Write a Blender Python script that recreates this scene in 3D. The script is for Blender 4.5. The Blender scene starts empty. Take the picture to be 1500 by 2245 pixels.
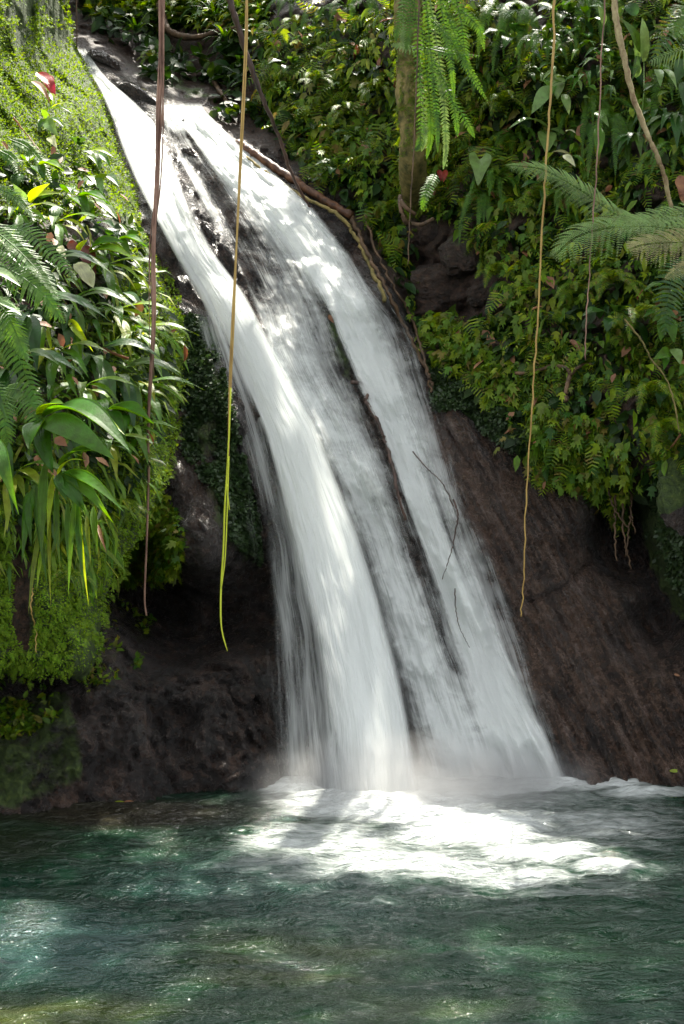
import bpy, math, random
import numpy as np
from mathutils import Vector, Matrix

random.seed(7)
RS = np.random.RandomState(11)
C = bpy.context.scene.collection
scn = bpy.context.scene

# ------------------------------------------------------------------ camera
CAM_H, F, CX, CY = 1.8, 3000.0, 750.0, 1122.5
cam_d = bpy.data.cameras.new("camera"); cam = bpy.data.objects.new("camera", cam_d)
C.objects.link(cam); scn.camera = cam
cam.location = (0, 0, CAM_H); cam.rotation_euler = (math.radians(90), 0, 0)
cam_d.sensor_fit = 'VERTICAL'; cam_d.sensor_height = 24.0; cam_d.lens = 24.0 * F / 2245.0
cam_d.clip_start = 0.05; cam_d.clip_end = 500

# ------------------------------------------------------------------ light
SUN_EL, SUN_AZ = math.radians(61), math.radians(12)      # azimuth measured from +Y towards +X
S = Vector((math.cos(SUN_EL) * math.sin(SUN_AZ), math.cos(SUN_EL) * math.cos(SUN_AZ), math.sin(SUN_EL)))
w = bpy.data.worlds.new("World"); scn.world = w; w.use_nodes = True
nt = w.node_tree; bg = nt.nodes['Background']
sky = nt.nodes.new('ShaderNodeTexSky'); sky.sky_type = 'NISHITA'; sky.sun_disc = False
sky.sun_elevation = SUN_EL; sky.sun_rotation = SUN_AZ
sky.dust_density = 3.0; sky.air_density = 0.8; sky.ozone_density = 0.6
hsw = nt.nodes.new('ShaderNodeHueSaturation'); hsw.inputs['Saturation'].default_value = 0.12      # sky light desaturated so the shade is less blue
nt.links.new(sky.outputs[0], hsw.inputs['Color']); nt.links.new(hsw.outputs[0], bg.inputs[0]); bg.inputs[1].default_value = 0.15
sl = bpy.data.lights.new("sun", 'SUN'); sun = bpy.data.objects.new("sun", sl); C.objects.link(sun)
sl.energy = 3.8; sl.angle = math.radians(0.5); sl.color = (1.0, 0.94, 0.82)
sun.rotation_euler = S.to_track_quat('Z', 'Y').to_euler(); sun.location = (4, 12, 20)
scn.view_settings.view_transform = 'Standard'; scn.view_settings.look = 'None'
scn.view_settings.exposure = 2.05; scn.view_settings.gamma = 1.0
scn.render.engine = 'CYCLES'
scn.cycles.transparent_max_bounces = 40; scn.cycles.max_bounces = 7
scn.cycles.diffuse_bounces = 3; scn.cycles.glossy_bounces = 3; scn.cycles.transmission_bounces = 4
scn.cycles.use_denoising = True
scn.cycles.sample_clamp_indirect = 6.0

# ------------------------------------------------------------------ small maths
def at(px, py, Y):
    return Vector(((px - CX) / F * Y, Y, CAM_H + (CY - py) / F * Y))
_perm = np.random.RandomState(3).permutation(256); _perm = np.concatenate([_perm, _perm, _perm])
_grad = np.random.RandomState(4).normal(size=(256, 3)); _grad /= np.linalg.norm(_grad, axis=1)[:, None]
def pn(x, y, z):
    x, y, z = np.broadcast_arrays(np.asarray(x, float), np.asarray(y, float), np.asarray(z, float))
    xi, yi, zi = np.floor(x).astype(int), np.floor(y).astype(int), np.floor(z).astype(int)
    xf, yf, zf = x - xi, y - yi, z - zi
    u, v, ww = [t * t * t * (t * (t * 6 - 15) + 10) for t in (xf, yf, zf)]
    def g(dx, dy, dz):
        h = _perm[(_perm[(_perm[(xi + dx) & 255] + yi + dy) & 255] + zi + dz) & 255]
        gr = _grad[h]
        return gr[..., 0] * (xf - dx) + gr[..., 1] * (yf - dy) + gr[..., 2] * (zf - dz)
    l = lambda a, b, t: a + (b - a) * t
    return l(l(l(g(0,0,0), g(1,0,0), u), l(g(0,1,0), g(1,1,0), u), v), l(l(g(0,0,1), g(1,0,1), u), l(g(0,1,1), g(1,1,1), u), v), ww) * 1.6
def fbm(x, y, z, o=4, gain=0.5):
    s = 0; a = 1.0; f = 1.0
    for k in range(o):
        s = s + a * pn(x * f + 17.3 * k, y * f + 5.1 * k, z * f + 9.7 * k); a *= gain; f *= 2.03
    return s
def sst(a, b, x):
    t = np.clip((np.asarray(x, float) - a) / (b - a), 0, 1); return t * t * (3 - 2 * t)
def lut(pts, y):                                   # x as a function of y through (x, y) points
    p = sorted(pts, key=lambda q: q[1])
    return np.interp(y, [q[1] for q in p], [q[0] for q in p])
def inpoly(px, py, poly):
    px = np.asarray(px, float); py = np.asarray(py, float); c = np.zeros(px.shape, bool)
    n = len(poly)
    for i in range(n):
        x1, y1 = poly[i]; x2, y2 = poly[(i + 1) % n]
        if y1 == y2: continue
        k = ((y1 > py) != (y2 > py)) & (px < (x2 - x1) * (py - y1) / (y2 - y1) + x1)
        c ^= k
    return c
def smooth(vals, n=3):
    v = np.asarray(vals, float)
    for _ in range(n):
        v = np.concatenate([[v[0]], (v[:-2] + 2 * v[1:-1] + v[2:]) / 4, [v[-1]]])
    return v

# ------------------------------------------------------------------ object helpers
def tag(o, label=None, cat=None, group=None, kind=None):
    if label: o['label'] = label
    if cat: o['category'] = cat
    if group: o['group'] = group
    if kind: o['kind'] = kind
    return o
def link(o, parent=None):
    C.objects.link(o)
    if parent is not None: o.parent = parent
    return o
def empty(name, loc=(0, 0, 0)):
    o = bpy.data.objects.new(name, None); o.empty_display_size = 0.1; link(o); o.location = loc; return o
def grid_mesh(name, V, mat, parent=None, uv=None, attrs=None, sm=True):
    nj, ni = V.shape[:2]
    me = bpy.data.meshes.new(name)
    idx = np.arange(nj * ni).reshape(nj, ni)
    q = np.stack([idx[:-1, :-1], idx[:-1, 1:], idx[1:, 1:], idx[1:, :-1]], -1).reshape(-1, 4)
    me.vertices.add(nj * ni); me.vertices.foreach_set('co', V.reshape(-1).astype(np.float32))
    me.loops.add(q.size); me.loops.foreach_set('vertex_index', q.reshape(-1).astype(np.int32))
    me.polygons.add(len(q)); me.polygons.foreach_set('loop_start', (np.arange(len(q)) * 4).astype(np.int32))
    me.update(calc_edges=True)
    if sm: me.polygons.foreach_set('use_smooth', np.ones(len(q), bool))
    if uv is not None:
        l = me.uv_layers.new(name='UVMap'); l.data.foreach_set('uv', uv.reshape(-1, 2)[q.reshape(-1)].reshape(-1).astype(np.float32))
    for k, a in (attrs or {}).items():
        t = me.attributes.new(k, 'FLOAT', 'POINT'); t.data.foreach_set('value', np.asarray(a).reshape(-1).astype(np.float32))
    me.materials.append(mat); me.validate()
    o = bpy.data.objects.new(name, me); link(o, parent); return o
class MB:
    """collects polygons and builds one mesh"""
    def __init__(s): s.v = []; s.f = []
    def add(s, vs, fs):
        b = len(s.v); s.v.extend([tuple(v) for v in vs]); s.f.extend([tuple(b + i for i in f) for f in fs])
    def build(s, name, mat, parent=None, sm=True):
        me = bpy.data.meshes.new(name); me.from_pydata(s.v, [], s.f); me.update()
        if sm: me.polygons.foreach_set('use_smooth', [True] * len(me.polygons))
        me.materials.append(mat)
        o = bpy.data.objects.new(name, me); link(o, parent); return o
def scatter_mesh(name, tmpl_v, tmpl_f, M, T, mat):
    """many copies of a small leaf shape as ONE mesh: M (n,3,3), T (n,3)"""
    tv = np.asarray(tmpl_v, float); n, k = len(T), len(tv)
    V = np.einsum('nij,kj->nki', M, tv) + T[:, None, :]
    me = bpy.data.meshes.new(name)
    me.vertices.add(n * k); me.vertices.foreach_set('co', V.reshape(-1).astype(np.float32))
    loops = []; starts = []; c = 0
    fl = np.concatenate([np.array(f) for f in tmpl_f]); ls = [len(f) for f in tmpl_f]
    L = (fl[None, :] + (np.arange(n) * k)[:, None]).reshape(-1)
    st = np.concatenate([[0], np.cumsum(ls)[:-1]])
    STT = (st[None, :] + (np.arange(n) * len(fl))[:, None]).reshape(-1)
    me.loops.add(len(L)); me.loops.foreach_set('vertex_index', L.astype(np.int32))
    me.polygons.add(len(STT)); me.polygons.foreach_set('loop_start', STT.astype(np.int32))
    me.update(calc_edges=True); me.materials.append(mat)
    o = bpy.data.objects.new(name, me); link(o); return o

# ------------------------------------------------------------------ materials
class NT:
    def __init__(s, name):
        s.m = bpy.data.materials.new(name); s.m.use_nodes = True; s.t = s.m.node_tree
        for n in list(s.t.nodes): s.t.nodes.remove(n)
        s.out = s.n('ShaderNodeOutputMaterial')
    def n(s, typ, **kw):
        x = s.t.nodes.new(typ)
        for k, v in kw.items(): setattr(x, k, v)
        return x
    def l(s, a, b): s.t.links.new(a, b)
    def setin(s, sock, v):
        if hasattr(v, 'links') or hasattr(v, 'is_linked'): s.l(v, sock)
        else: sock.default_value = v
    def math(s, op, a, b=0.5, c=None, clamp=False):
        x = s.n('ShaderNodeMath', operation=op, use_clamp=clamp); s.setin(x.inputs[0], a); s.setin(x.inputs[1], b)
        if c is not None: s.setin(x.inputs[2], c)
        return x.outputs[0]
    def noise(s, vec, scale, detail=4, rough=0.5, dist=0.0):
        x = s.n('ShaderNodeTexNoise'); s.setin(x.inputs['Vector'], vec)
        x.inputs['Scale'].default_value = scale; x.inputs['Detail'].default_value = detail
        x.inputs['Roughness'].default_value = rough; x.inputs['Distortion'].default_value = dist
        return x.outputs[0]
    def map(s, vec, scale=(1, 1, 1), rot=(0, 0, 0), loc=(0, 0, 0)):
        x = s.n('ShaderNodeMapping'); s.l(vec, x.inputs[0]); x.inputs['Scale'].default_value = scale
        x.inputs['Rotation'].default_value = rot; x.inputs['Location'].default_value = loc; return x.outputs[0]
    def ramp(s, fac, stops, interp='LINEAR'):
        x = s.n('ShaderNodeValToRGB'); x.color_ramp.interpolation = interp; e = x.color_ramp.elements
        while len(e) < len(stops): e.new(0.5)
        for el, (p, c) in zip(e, stops): el.position = p; el.color = (*c, 1) if len(c) == 3 else c
        s.setin(x.inputs[0], fac); return x.outputs[0]
    def mix(s, f, a, b):
        x = s.n('ShaderNodeMix', data_type='RGBA'); s.setin(x.inputs[0], f)
        for sock, v in ((x.inputs[6], a), (x.inputs[7], b)):
            if isinstance(v, tuple): sock.default_value = (*v, 1)
            else: s.l(v, sock)
        return x.outputs[2]
    def rng(s, v, a, b, c=0.0, d=1.0, smooth=False):
        x = s.n('ShaderNodeMapRange'); x.clamp = True
        if smooth: x.interpolation_type = 'SMOOTHSTEP'
        s.setin(x.inputs[0], v)
        for i, q in enumerate((a, b, c, d)): s.setin(x.inputs[i + 1], q)
        return x.outputs[0]
    def bump(s, h, strength=0.5, dist=0.02, normal=None):
        x = s.n('ShaderNodeBump'); x.inputs['Strength'].default_value = strength; x.inputs['Distance'].default_value = dist
        s.l(h, x.inputs['Height'])
        if normal is not None: s.l(normal, x.inputs['Normal'])
        return x.outputs[0]
    def attr(s, name): return s.n('ShaderNodeAttribute', attribute_name=name).outputs['Fac']
    def pos(s): return s.n('ShaderNodeNewGeometry').outputs['Position']
    def bsdf(s, color, rough, normal=None, **kw):
        x = s.n('ShaderNodeBsdfPrincipled')
        if isinstance(color, tuple): x.inputs['Base Color'].default_value = (*color, 1)
        else: s.l(color, x.inputs['Base Color'])
        s.setin(x.inputs['Roughness'], rough)
        if normal is not None: s.l(normal, x.inputs['Normal'])
        for k, v in kw.items(): s.setin(x.inputs[k.replace('_', ' ')], v)
        return x.outputs[0]
    def done(s, sh, disp=None): s.l(sh, s.out.inputs[0]); return s.m

def rock_material(name='wet_rock'):
    t = NT(name); p = t.pos()
    uvn = t.n('ShaderNodeUVMap').outputs[0]
    uvn = t.n('ShaderNodeVectorMath', operation='ADD'); t.l(t.n('ShaderNodeUVMap').outputs[0], uvn.inputs[0])
    wv = t.n('ShaderNodeTexNoise'); t.l(p, wv.inputs['Vector']); wv.inputs['Scale'].default_value = 2.2; wv.inputs['Detail'].default_value = 3
    wsc = t.n('ShaderNodeVectorMath', operation='SCALE'); t.l(wv.outputs['Color'], wsc.inputs[0]); wsc.inputs['Scale'].default_value = 0.16
    t.l(wsc.outputs[0], uvn.inputs[1]); uvn = uvn.outputs[0]
    streak = t.noise(t.map(uvn, (13, 1.5, 1)), 1.0, 7, 0.68)
    streak2 = t.noise(t.map(uvn, (30, 3.5, 1)), 1.0, 5, 0.65)
    big = t.noise(p, 0.9, 5, 0.6); mid = t.noise(p, 5, 6, 0.65); fine = t.noise(p, 26, 6, 0.7); grit = t.noise(p, 70, 3, 0.6)
    slab = t.attr('slab')
    c1 = t.ramp(mid, [(0.36, (0.003, 0.0025, 0.002)), (0.52, (0.013, 0.008, 0.006)), (0.68, (0.070, 0.042, 0.029))])
    c2 = t.ramp(t.math('ADD', t.math('MULTIPLY', streak, 0.52), t.math('ADD', t.math('MULTIPLY', mid, 0.26), t.math('MULTIPLY', fine, 0.22))), [(0.40, (0.004, 0.003, 0.0025)), (0.47, (0.026, 0.015, 0.010)), (0.53, (0.072, 0.043, 0.028)), (0.61, (0.16, 0.115, 0.098))])  # brown rock streaks, the palest brightened to imitate wet sheen
    c = t.mix(slab, c1, c2)
    c = t.mix(t.math('MULTIPLY', t.rng(big, 0.5, 0.72), 0.5), c, (0.070, 0.036, 0.020))
    c = t.mix(t.math('MULTIPLY', t.rng(fine, 0.52, 0.72), 0.6), c, (0.12, 0.068, 0.045))  # pale speckle in the colour imitates small wet highlights
    soil = t.attr('soil')
    sc = t.ramp(fine, [(0.35, (0.006, 0.004, 0.003)), (0.72, (0.085, 0.040, 0.020))])
    c = t.mix(soil, c, sc)
    moss = t.attr('moss')
    mm = t.rng(t.math('ADD', t.math('MULTIPLY', moss, 1.0), t.math('MULTIPLY', t.math('SUBTRACT', mid, 0.5), 1.6)), 0.35, 0.6)
    mc = t.ramp(fine, [(0.3, (0.012, 0.026, 0.006)), (0.55, (0.05, 0.085, 0.014)), (0.75, (0.12, 0.16, 0.03))])
    c = t.mix(mm, c, mc)
    h = t.math('ADD', t.math('MULTIPLY', mid, 0.9), t.math('MULTIPLY', fine, 0.45))
    h = t.math('ADD', h, t.math('MULTIPLY', grit, 0.16))
    hs = t.math('ADD', t.math('MULTIPLY', streak, 0.9), t.math('MULTIPLY', streak2, 0.4))
    h = t.math('ADD', h, t.math('MULTIPLY', hs, slab))
    nrm = t.bump(h, 1.0, 0.10)
    dry = t.math('MAXIMUM', mm, soil)
    r = t.rng(t.math('ADD', t.math('MULTIPLY', fine, 0.3), t.math('MULTIPLY', dry, 0.5)), 0.05, 0.75, 0.16, 0.85)
    wet = t.math('MULTIPLY', t.math('SUBTRACT', 1.0, dry, clamp=True), t.rng(big, 0.42, 0.58, 0.2, 1.0))
    b = t.n('ShaderNodeBsdfPrincipled'); t.l(c, b.inputs['Base Color']); t.l(r, b.inputs['Roughness']); t.l(nrm, b.inputs['Normal'])
    b.inputs['Specular IOR Level'].default_value = 0.5; t.l(wet, b.inputs['Coat Weight']); b.inputs['Coat Roughness'].default_value = 0.13; b.inputs['Coat IOR'].default_value = 1.5
    t.l(t.bump(t.math('ADD', h, t.math('MULTIPLY', grit, 0.25)), 1.0, 0.12), b.inputs['Coat Normal'])
    return t.done(b.outputs[0])
def leaf_material(name, cols, rough=0.38, trans=0.35, spec=0.5, scale=14.0, veins=False):
    t = NT(name); g = t.n('ShaderNodeNewGeometry'); oi = t.n('ShaderNodeObjectInfo')
    r = t.math('FRACT', t.math('ADD', g.outputs['Random Per Island'], oi.outputs['Random']))
    n = len(cols); stops = [(i / max(1, n - 1), c) for i, c in enumerate(cols)]
    c = t.ramp(r, stops)
    nz = t.noise(g.outputs['Position'], scale, 3, 0.6)
    hs = t.n('ShaderNodeHueSaturation'); t.l(c, hs.inputs['Color'])
    t.l(t.rng(nz, 0.25, 0.75, 0.62, 1.45), hs.inputs['Value']); t.l(t.rng(nz, 0.2, 0.8, 0.485, 0.515), hs.inputs['Hue'])
    c = hs.outputs[0]
    nrm = t.bump(t.noise(g.outputs['Position'], 60, 2), 0.25, 0.01)
    b = t.bsdf(c, rough, nrm, Specular_IOR_Level=spec)
    tr = t.n('ShaderNodeBsdfTranslucent'); hs2 = t.n('ShaderNodeHueSaturation'); t.l(c, hs2.inputs['Color'])
    hs2.inputs['Hue'].default_value = 0.475; hs2.inputs['Saturation'].default_value = 1.1; hs2.inputs['Value'].default_value = 2.2
    t.l(hs2.outputs[0], tr.inputs[0]); t.l(nrm, tr.inputs['Normal'])
    mx = t.n('ShaderNodeMixShader'); mx.inputs[0].default_value = trans; t.l(b, mx.inputs[1]); t.l(tr.outputs[0], mx.inputs[2])
    return t.done(mx.outputs[0])
def bark_material(name, a, b, rough=0.75, sc=(18, 18, 3)):
    t = NT(name); p = t.pos(); n1 = t.noise(t.map(p, sc), 1.0, 5, 0.65); n2 = t.noise(p, 9, 4, 0.6)
    c = t.mix(t.rng(t.math('ADD', t.math('MULTIPLY', n1, 0.6), t.math('MULTIPLY', n2, 0.4)), 0.38, 0.62), a, b)
    return t.done(t.bsdf(c, rough, t.bump(n1, 0.9, 0.015)))
def water_sheet_material():
    t = NT('falling_water'); uv = t.n('ShaderNodeUVMap').outputs[0]
    wob = t.noise(t.map(uv, (2.0, 1.3, 1)), 1.0, 2)
    sx = t.n('ShaderNodeSeparateXYZ'); t.l(uv, sx.inputs[0])
    u = t.math('ADD', sx.outputs[0], t.math('MULTIPLY', t.math('SUBTRACT', wob, 0.5), 0.05))
    cv = t.n('ShaderNodeCombineXYZ'); t.l(u, cv.inputs[0]); t.l(sx.outputs[1], cv.inputs[1]); v = cv.outputs[0]
    n1 = t.noise(t.map(v, (7, 0.9, 1)), 1.0, 3, 0.55)
    n2 = t.noise(t.map(v, (26, 1.1, 1), loc=(3, 1, 0)), 1.0, 4, 0.6)
    n3 = t.noise(t.map(v, (95, 1.7, 1), loc=(7, 2, 0)), 1.0, 3, 0.6)
    n4 = t.noise(t.map(v, (6, 5, 1), loc=(1, 5, 0)), 1.0, 4, 0.6, 0.6)
    h = t.math('ADD', t.math('MULTIPLY', n1, 0.34), t.math('ADD', t.math('MULTIPLY', n2, 0.38), t.math('MULTIPLY', n3, 0.28)))
    h = t.math('ADD', h, t.math('MULTIPLY', t.math('SUBTRACT', n4, 0.5), t.math('MULTIPLY', t.attr('clump'), 0.55)))
    d = t.attr('dens')
    a = t.rng(t.math('SUBTRACT', t.math('ADD', h, d), 1.0), -0.21, 0.22, 0, 1, True)
    edge = t.attr('edge')
    a = t.math('MULTIPLY', a, edge, clamp=True)
    nrm = t.bump(h, 0.8, 0.05)
    df = t.n('ShaderNodeBsdfDiffuse'); df.inputs[0].default_value = (0.86, 0.90, 0.885, 1); t.l(nrm, df.inputs['Normal'])
    tr = t.n('ShaderNodeBsdfTranslucent'); tr.inputs[0].default_value = (0.95, 0.97, 0.96, 1); t.l(nrm, tr.inputs['Normal'])
    m1 = t.n('ShaderNodeMixShader'); m1.inputs[0].default_value = 0.6; t.l(df.outputs[0], m1.inputs[1]); t.l(tr.outputs[0], m1.inputs[2])
    gl = t.n('ShaderNodeBsdfGlossy'); gl.inputs['Roughness'].default_value = 0.3; t.l(nrm, gl.inputs['Normal'])
    m0 = t.n('ShaderNodeMixShader'); m0.inputs[0].default_value = 0.05; t.l(m1.outputs[0], m0.inputs[1]); t.l(gl.outputs[0], m0.inputs[2])
    tp = t.n('ShaderNodeBsdfTransparent')
    m2 = t.n('ShaderNodeMixShader'); t.l(a, m2.inputs[0]); t.l(tp.outputs[0], m2.inputs[1]); t.l(m0.outputs[0], m2.inputs[2])
    return t.done(m2.outputs[0])
def pool_material():
    t = NT('pool_water'); p = t.pos()
    g1 = t.noise(t.map(p, (0.35, 0.5, 1)), 1.0, 3, 0.5)
    base = t.ramp(g1, [(0.3, (0.003, 0.013, 0.008)), (0.5, (0.006, 0.024, 0.0135)), (0.7, (0.013, 0.036, 0.017))])
    g2 = t.noise(t.map(p, (1.4, 5.0, 1), rot=(0, 0, 0.12)), 1.0, 5, 0.6, 0.4)
    base = t.mix(t.math('MULTIPLY', t.attr('lightpatch'), t.rng(g2, 0.2, 0.8, 0.35, 1.0)), base, (0.032, 0.062, 0.060))  # bluish light patches put into the water colour
    base = t.mix(t.math('MULTIPLY', t.attr('algae'), t.rng(g2, 0.35, 0.7, 0.1, 1.0)), base, (0.045, 0.052, 0.012))
    base = t.mix(t.math('MULTIPLY', t.attr('shallow'), 0.85), base, (0.020, 0.015, 0.010))
    w1 = t.noise(t.map(p, (2.6, 6.0, 1), rot=(0, 0, 0.15)), 1.0, 5, 0.6, 1.2)
    w2 = t.noise(t.map(p, (16, 30, 1), rot=(0, 0, -0.25)), 1.0, 3, 0.55, 0.5)
    h = t.math('ADD', t.math('MULTIPLY', w1, 0.75), t.math('MULTIPLY', w2, 0.17))
    nrm = t.bump(h, 1.0, 0.11)
    wat = t.bsdf(base, 0.05, nrm, IOR=1.333, Specular_IOR_Level=0.5)
    f = t.attr('foam')
    s1 = t.noise(t.map(p, (2.0, 6.5, 1), rot=(0, 0, -0.22)), 1.0, 5, 0.62, 0.8)
    s2 = t.noise(t.map(p, (13, 42, 1), rot=(0, 0, -0.22)), 1.0, 4, 0.6, 0.4)
    fm = t.math('ADD', t.math('MULTIPLY', s1, 0.6), t.math('MULTIPLY', s2, 0.4))
    a = t.rng(t.math('SUBTRACT', t.math('ADD', fm, f), 1.0), -0.34, 0.42, 0, 0.95, True)
    fb = t.n('ShaderNodeBsdfDiffuse'); fb.inputs[0].default_value = (0.74, 0.78, 0.77, 1); t.l(t.bump(fm, 1.0, 0.16), fb.inputs['Normal'])
    mx = t.n('ShaderNodeMixShader'); t.l(a, mx.inputs[0]); t.l(wat, mx.inputs[1]); t.l(fb.outputs[0], mx.inputs[2])
    return t.done(mx.outputs[0])

M = {}
M['rock'] = rock_material()
M['water'] = water_sheet_material()
M['pool'] = pool_material()
G = lambda *c: [tuple(x) for x in c]
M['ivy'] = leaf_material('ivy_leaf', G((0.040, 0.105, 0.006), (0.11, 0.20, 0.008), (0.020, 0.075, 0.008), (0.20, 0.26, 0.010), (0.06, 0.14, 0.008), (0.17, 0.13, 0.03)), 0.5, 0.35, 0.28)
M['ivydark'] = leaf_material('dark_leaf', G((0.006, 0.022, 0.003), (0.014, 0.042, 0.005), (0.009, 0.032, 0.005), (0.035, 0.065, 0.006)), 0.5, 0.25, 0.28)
M['fern'] = leaf_material('fern_leaf', G((0.045, 0.12, 0.012), (0.070, 0.155, 0.014), (0.035, 0.10, 0.012)), 0.5, 0.35, 0.3)
M['fernpale'] = leaf_material('tree_fern_leaf', G((0.14, 0.23, 0.065), (0.11, 0.20, 0.055), (0.17, 0.25, 0.075)), 0.5, 0.3, 0.3)
M['ferntan'] = leaf_material('yellowing_fern_leaf', G((0.24, 0.23, 0.09), (0.20, 0.20, 0.07)), 0.5, 0.3)
M['gloss'] = leaf_material('glossy_leaf', G((0.035, 0.11, 0.010), (0.055, 0.15, 0.010), (0.028, 0.095, 0.012), (0.10, 0.20, 0.012)), 0.38, 0.4, 0.33)
M['glossdark'] = leaf_material('dark_glossy_leaf', G((0.014, 0.055, 0.009), (0.028, 0.08, 0.012), (0.05, 0.10, 0.012)), 0.4, 0.3, 0.32)
M['palegreen'] = leaf_material('pale_leaf', G((0.11, 0.20, 0.05), (0.15, 0.23, 0.065)), 0.4, 0.3, 0.4)
M['yellow'] = leaf_material('yellow_green_leaf', G((0.30, 0.40, 0.02), (0.24, 0.36, 0.02)), 0.4, 0.5)
M['strap'] = leaf_material('strap_leaf', G((0.05, 0.13, 0.015), (0.08, 0.18, 0.02), (0.15, 0.25, 0.015), (0.045, 0.12, 0.012), (0.28, 0.31, 0.03)), 0.42, 0.45, 0.33)
M['cream'] = leaf_material('cream_leaf', G((0.55, 0.55, 0.36), (0.5, 0.52, 0.3)), 0.45, 0.4)
M['rust'] = leaf_material('dead_leaf', G((0.11, 0.028, 0.012), (0.14, 0.04, 0.015)), 0.5, 0.25)
M['tan'] = leaf_material('tan_dead_leaf', G((0.26, 0.13, 0.06), (0.20, 0.09, 0.04)), 0.6, 0.25)
M['red'] = leaf_material('red_leaf', G((0.30, 0.025, 0.02), (0.36, 0.05, 0.03)), 0.4, 0.35)
M['moss'] = leaf_material('moss_leaf', G((0.075, 0.16, 0.008), (0.12, 0.21, 0.012), (0.17, 0.26, 0.018), (0.055, 0.135, 0.008)), 0.7, 0.3, 0.2)
M['mossdark'] = leaf_material('dark_moss_leaf', G((0.016, 0.035, 0.010), (0.03, 0.06, 0.014), (0.022, 0.045, 0.018)), 0.5, 0.2)
M['vine'] = bark_material('vine_bark', (0.12, 0.06, 0.04), (0.34, 0.20, 0.14))
M['ochre'] = bark_material('ochre_vine', (0.28, 0.17, 0.04), (0.45, 0.30, 0.08), 0.6)
M['limevine'] = bark_material('lime_vine', (0.42, 0.46, 0.02), (0.55, 0.62, 0.04), 0.55)
M['darkbark'] = bark_material('dark_branch_bark', (0.018, 0.012, 0.010), (0.09, 0.045, 0.03), 0.55)
M['trunk'] = bark_material('trunk_bark', (0.045, 0.050, 0.008), (0.28, 0.21, 0.07), 0.8, (16, 16, 9))
M['mottled'] = bark_material('mottled_bark', (0.11, 0.05, 0.02), (0.40, 0.34, 0.17), 0.7, (22, 22, 14))
M['log'] = bark_material('log_bark', (0.03, 0.012, 0.006), (0.15, 0.062, 0.025), 0.6, (14, 14, 14))
M['rootbark'] = bark_material('root_bark', (0.035, 0.020, 0.010), (0.13, 0.075, 0.035), 0.7, (14, 14, 10))

# ------------------------------------------------------------------ terrain: the cliff behind the fall
CP = [  # px, py, distance
 (-700,1850,7.6),(-300,1830,7.8),(0,1790,8.09),(0,1640,8.25),(0,1480,8.7),(-300,1450,8.2),(120,1770,8.30),(200,1760,8.42),(200,1600,8.45),(170,1500,8.65),
 (250,1400,9.3),(100,1300,9.7),(-400,1200,9.4),(330,1330,11.3),(300,1250,11.0),(420,1390,10.9),(280,1350,10.6),(390,1300,11.2),(380,1480,9.3),(400,1738,8.72),(400,1600,8.85),
 (500,1735,8.82),(520,1600,8.95),(480,1470,9.3),(590,1733,8.85),(575,1660,8.98),(560,1560,9.25),(640,1715,9.35),(620,1550,9.75),(560,1400,10.0),
 (420,1235,9.45),(470,1240,9.6),(380,1180,9.5),(430,1050,9.55),(380,950,9.75),(480,900,9.9),(430,780,10.1),(560,1250,10.5),(500,1320,10.7),(520,1100,9.95),(600,1000,10.25),
 (100,1000,10.2),(-400,900,9.9),(200,700,10.8),(380,620,10.7),(330,480,11.0),(290,380,11.6),(240,240,12.6),(180,115,14.0),(120,60,14.8),(-300,300,12.5),(-600,-100,14.0),
 (760,1715,9.40),(900,1722,9.32),(1060,1712,9.32),(1235,1700,9.35),(750,1400,9.9),(900,1400,9.85),(1100,1400,9.8),(700,1150,10.2),(850,1100,10.2),(950,1100,10.15),
 (650,850,10.65),(760,850,10.6),(880,850,10.6),(560,640,11.1),(700,640,11.15),(800,640,11.15),(480,450,11.7),(600,450,11.75),(690,470,11.8),(400,300,12.5),(520,320,12.5),
 (350,230,13.1),(440,235,13.2),(260,160,13.7),(300,130,14.6),(450,180,14.2),(250,60,15.0),(420,60,15.0),(560,250,13.3),(600,330,12.6),(520,60,14.4),
 (640,120,13.3),(700,300,12.5),(760,430,12.1),(830,560,11.7),(870,700,11.3),(930,800,10.9),(950,880,10.65),(780,100,12.8),(900,300,12.3),(900,480,12.0),
 (960,620,11.6),(1010,520,11.5),(1050,640,11.2),(1000,900,10.5),(1050,1050,10.25),(1100,1200,10.05),(1200,1500,9.6),(1300,1715,9.15),(1400,1722,9.02),(1500,1727,8.93),
 (1700,1740,8.7),(2300,1760,8.2),(1250,1300,9.85),(1350,1500,9.4),(1300,1130,10.15),(1200,1010,10.2),(1450,1500,9.3),(1500,1620,9.1),(1500,1450,9.5),(1600,1600,8.9),
 (1380,1300,10.0),(1400,1230,10.9),(1360,1130,10.9),(1430,1380,10.3),(1500,1330,10.0),(1440,1180,9.9),(1480,1100,9.5),(1500,1250,9.6),(1700,1200,8.9),(2300,1100,7.8),
 (1100,900,10.35),(1250,950,10.0),(1400,1000,9.7),(1500,980,9.5),(1100,760,10.6),(1300,760,10.1),(1500,760,9.6),(1100,500,11.1),(1300,450,10.7),(1500,400,10.2),
 (1100,150,11.7),(1300,100,11.3),(1500,50,10.9),(950,60,12.2),(1900,500,9.2),(2300,0,9.6),(1800,-300,11.5),(1200,-300,13.0),(700,-200,15.5),(300,-200,17.5),
 (1200,-600,16.5),(700,-600,20),(300,-600,21),(-200,-600,20),(-800,-600,19),(2300,-600,14),(-800,300,11.0),(600,1850,9.1),(1000,1850,9.2),(1400,1850,8.9),(1900,1850,8.3),(200,1850,8.3),(-800,1100,9)]
cp = np.array(CP, float); cpx = cp[:, 0] / 1000; cpy = cp[:, 1] / 1000
def kern(dx, dy): return np.sqrt(dx * dx + dy * dy + 0.0008)
K = kern(cpx[:, None] - cpx[None], cpy[:, None] - cpy[None])
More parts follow.
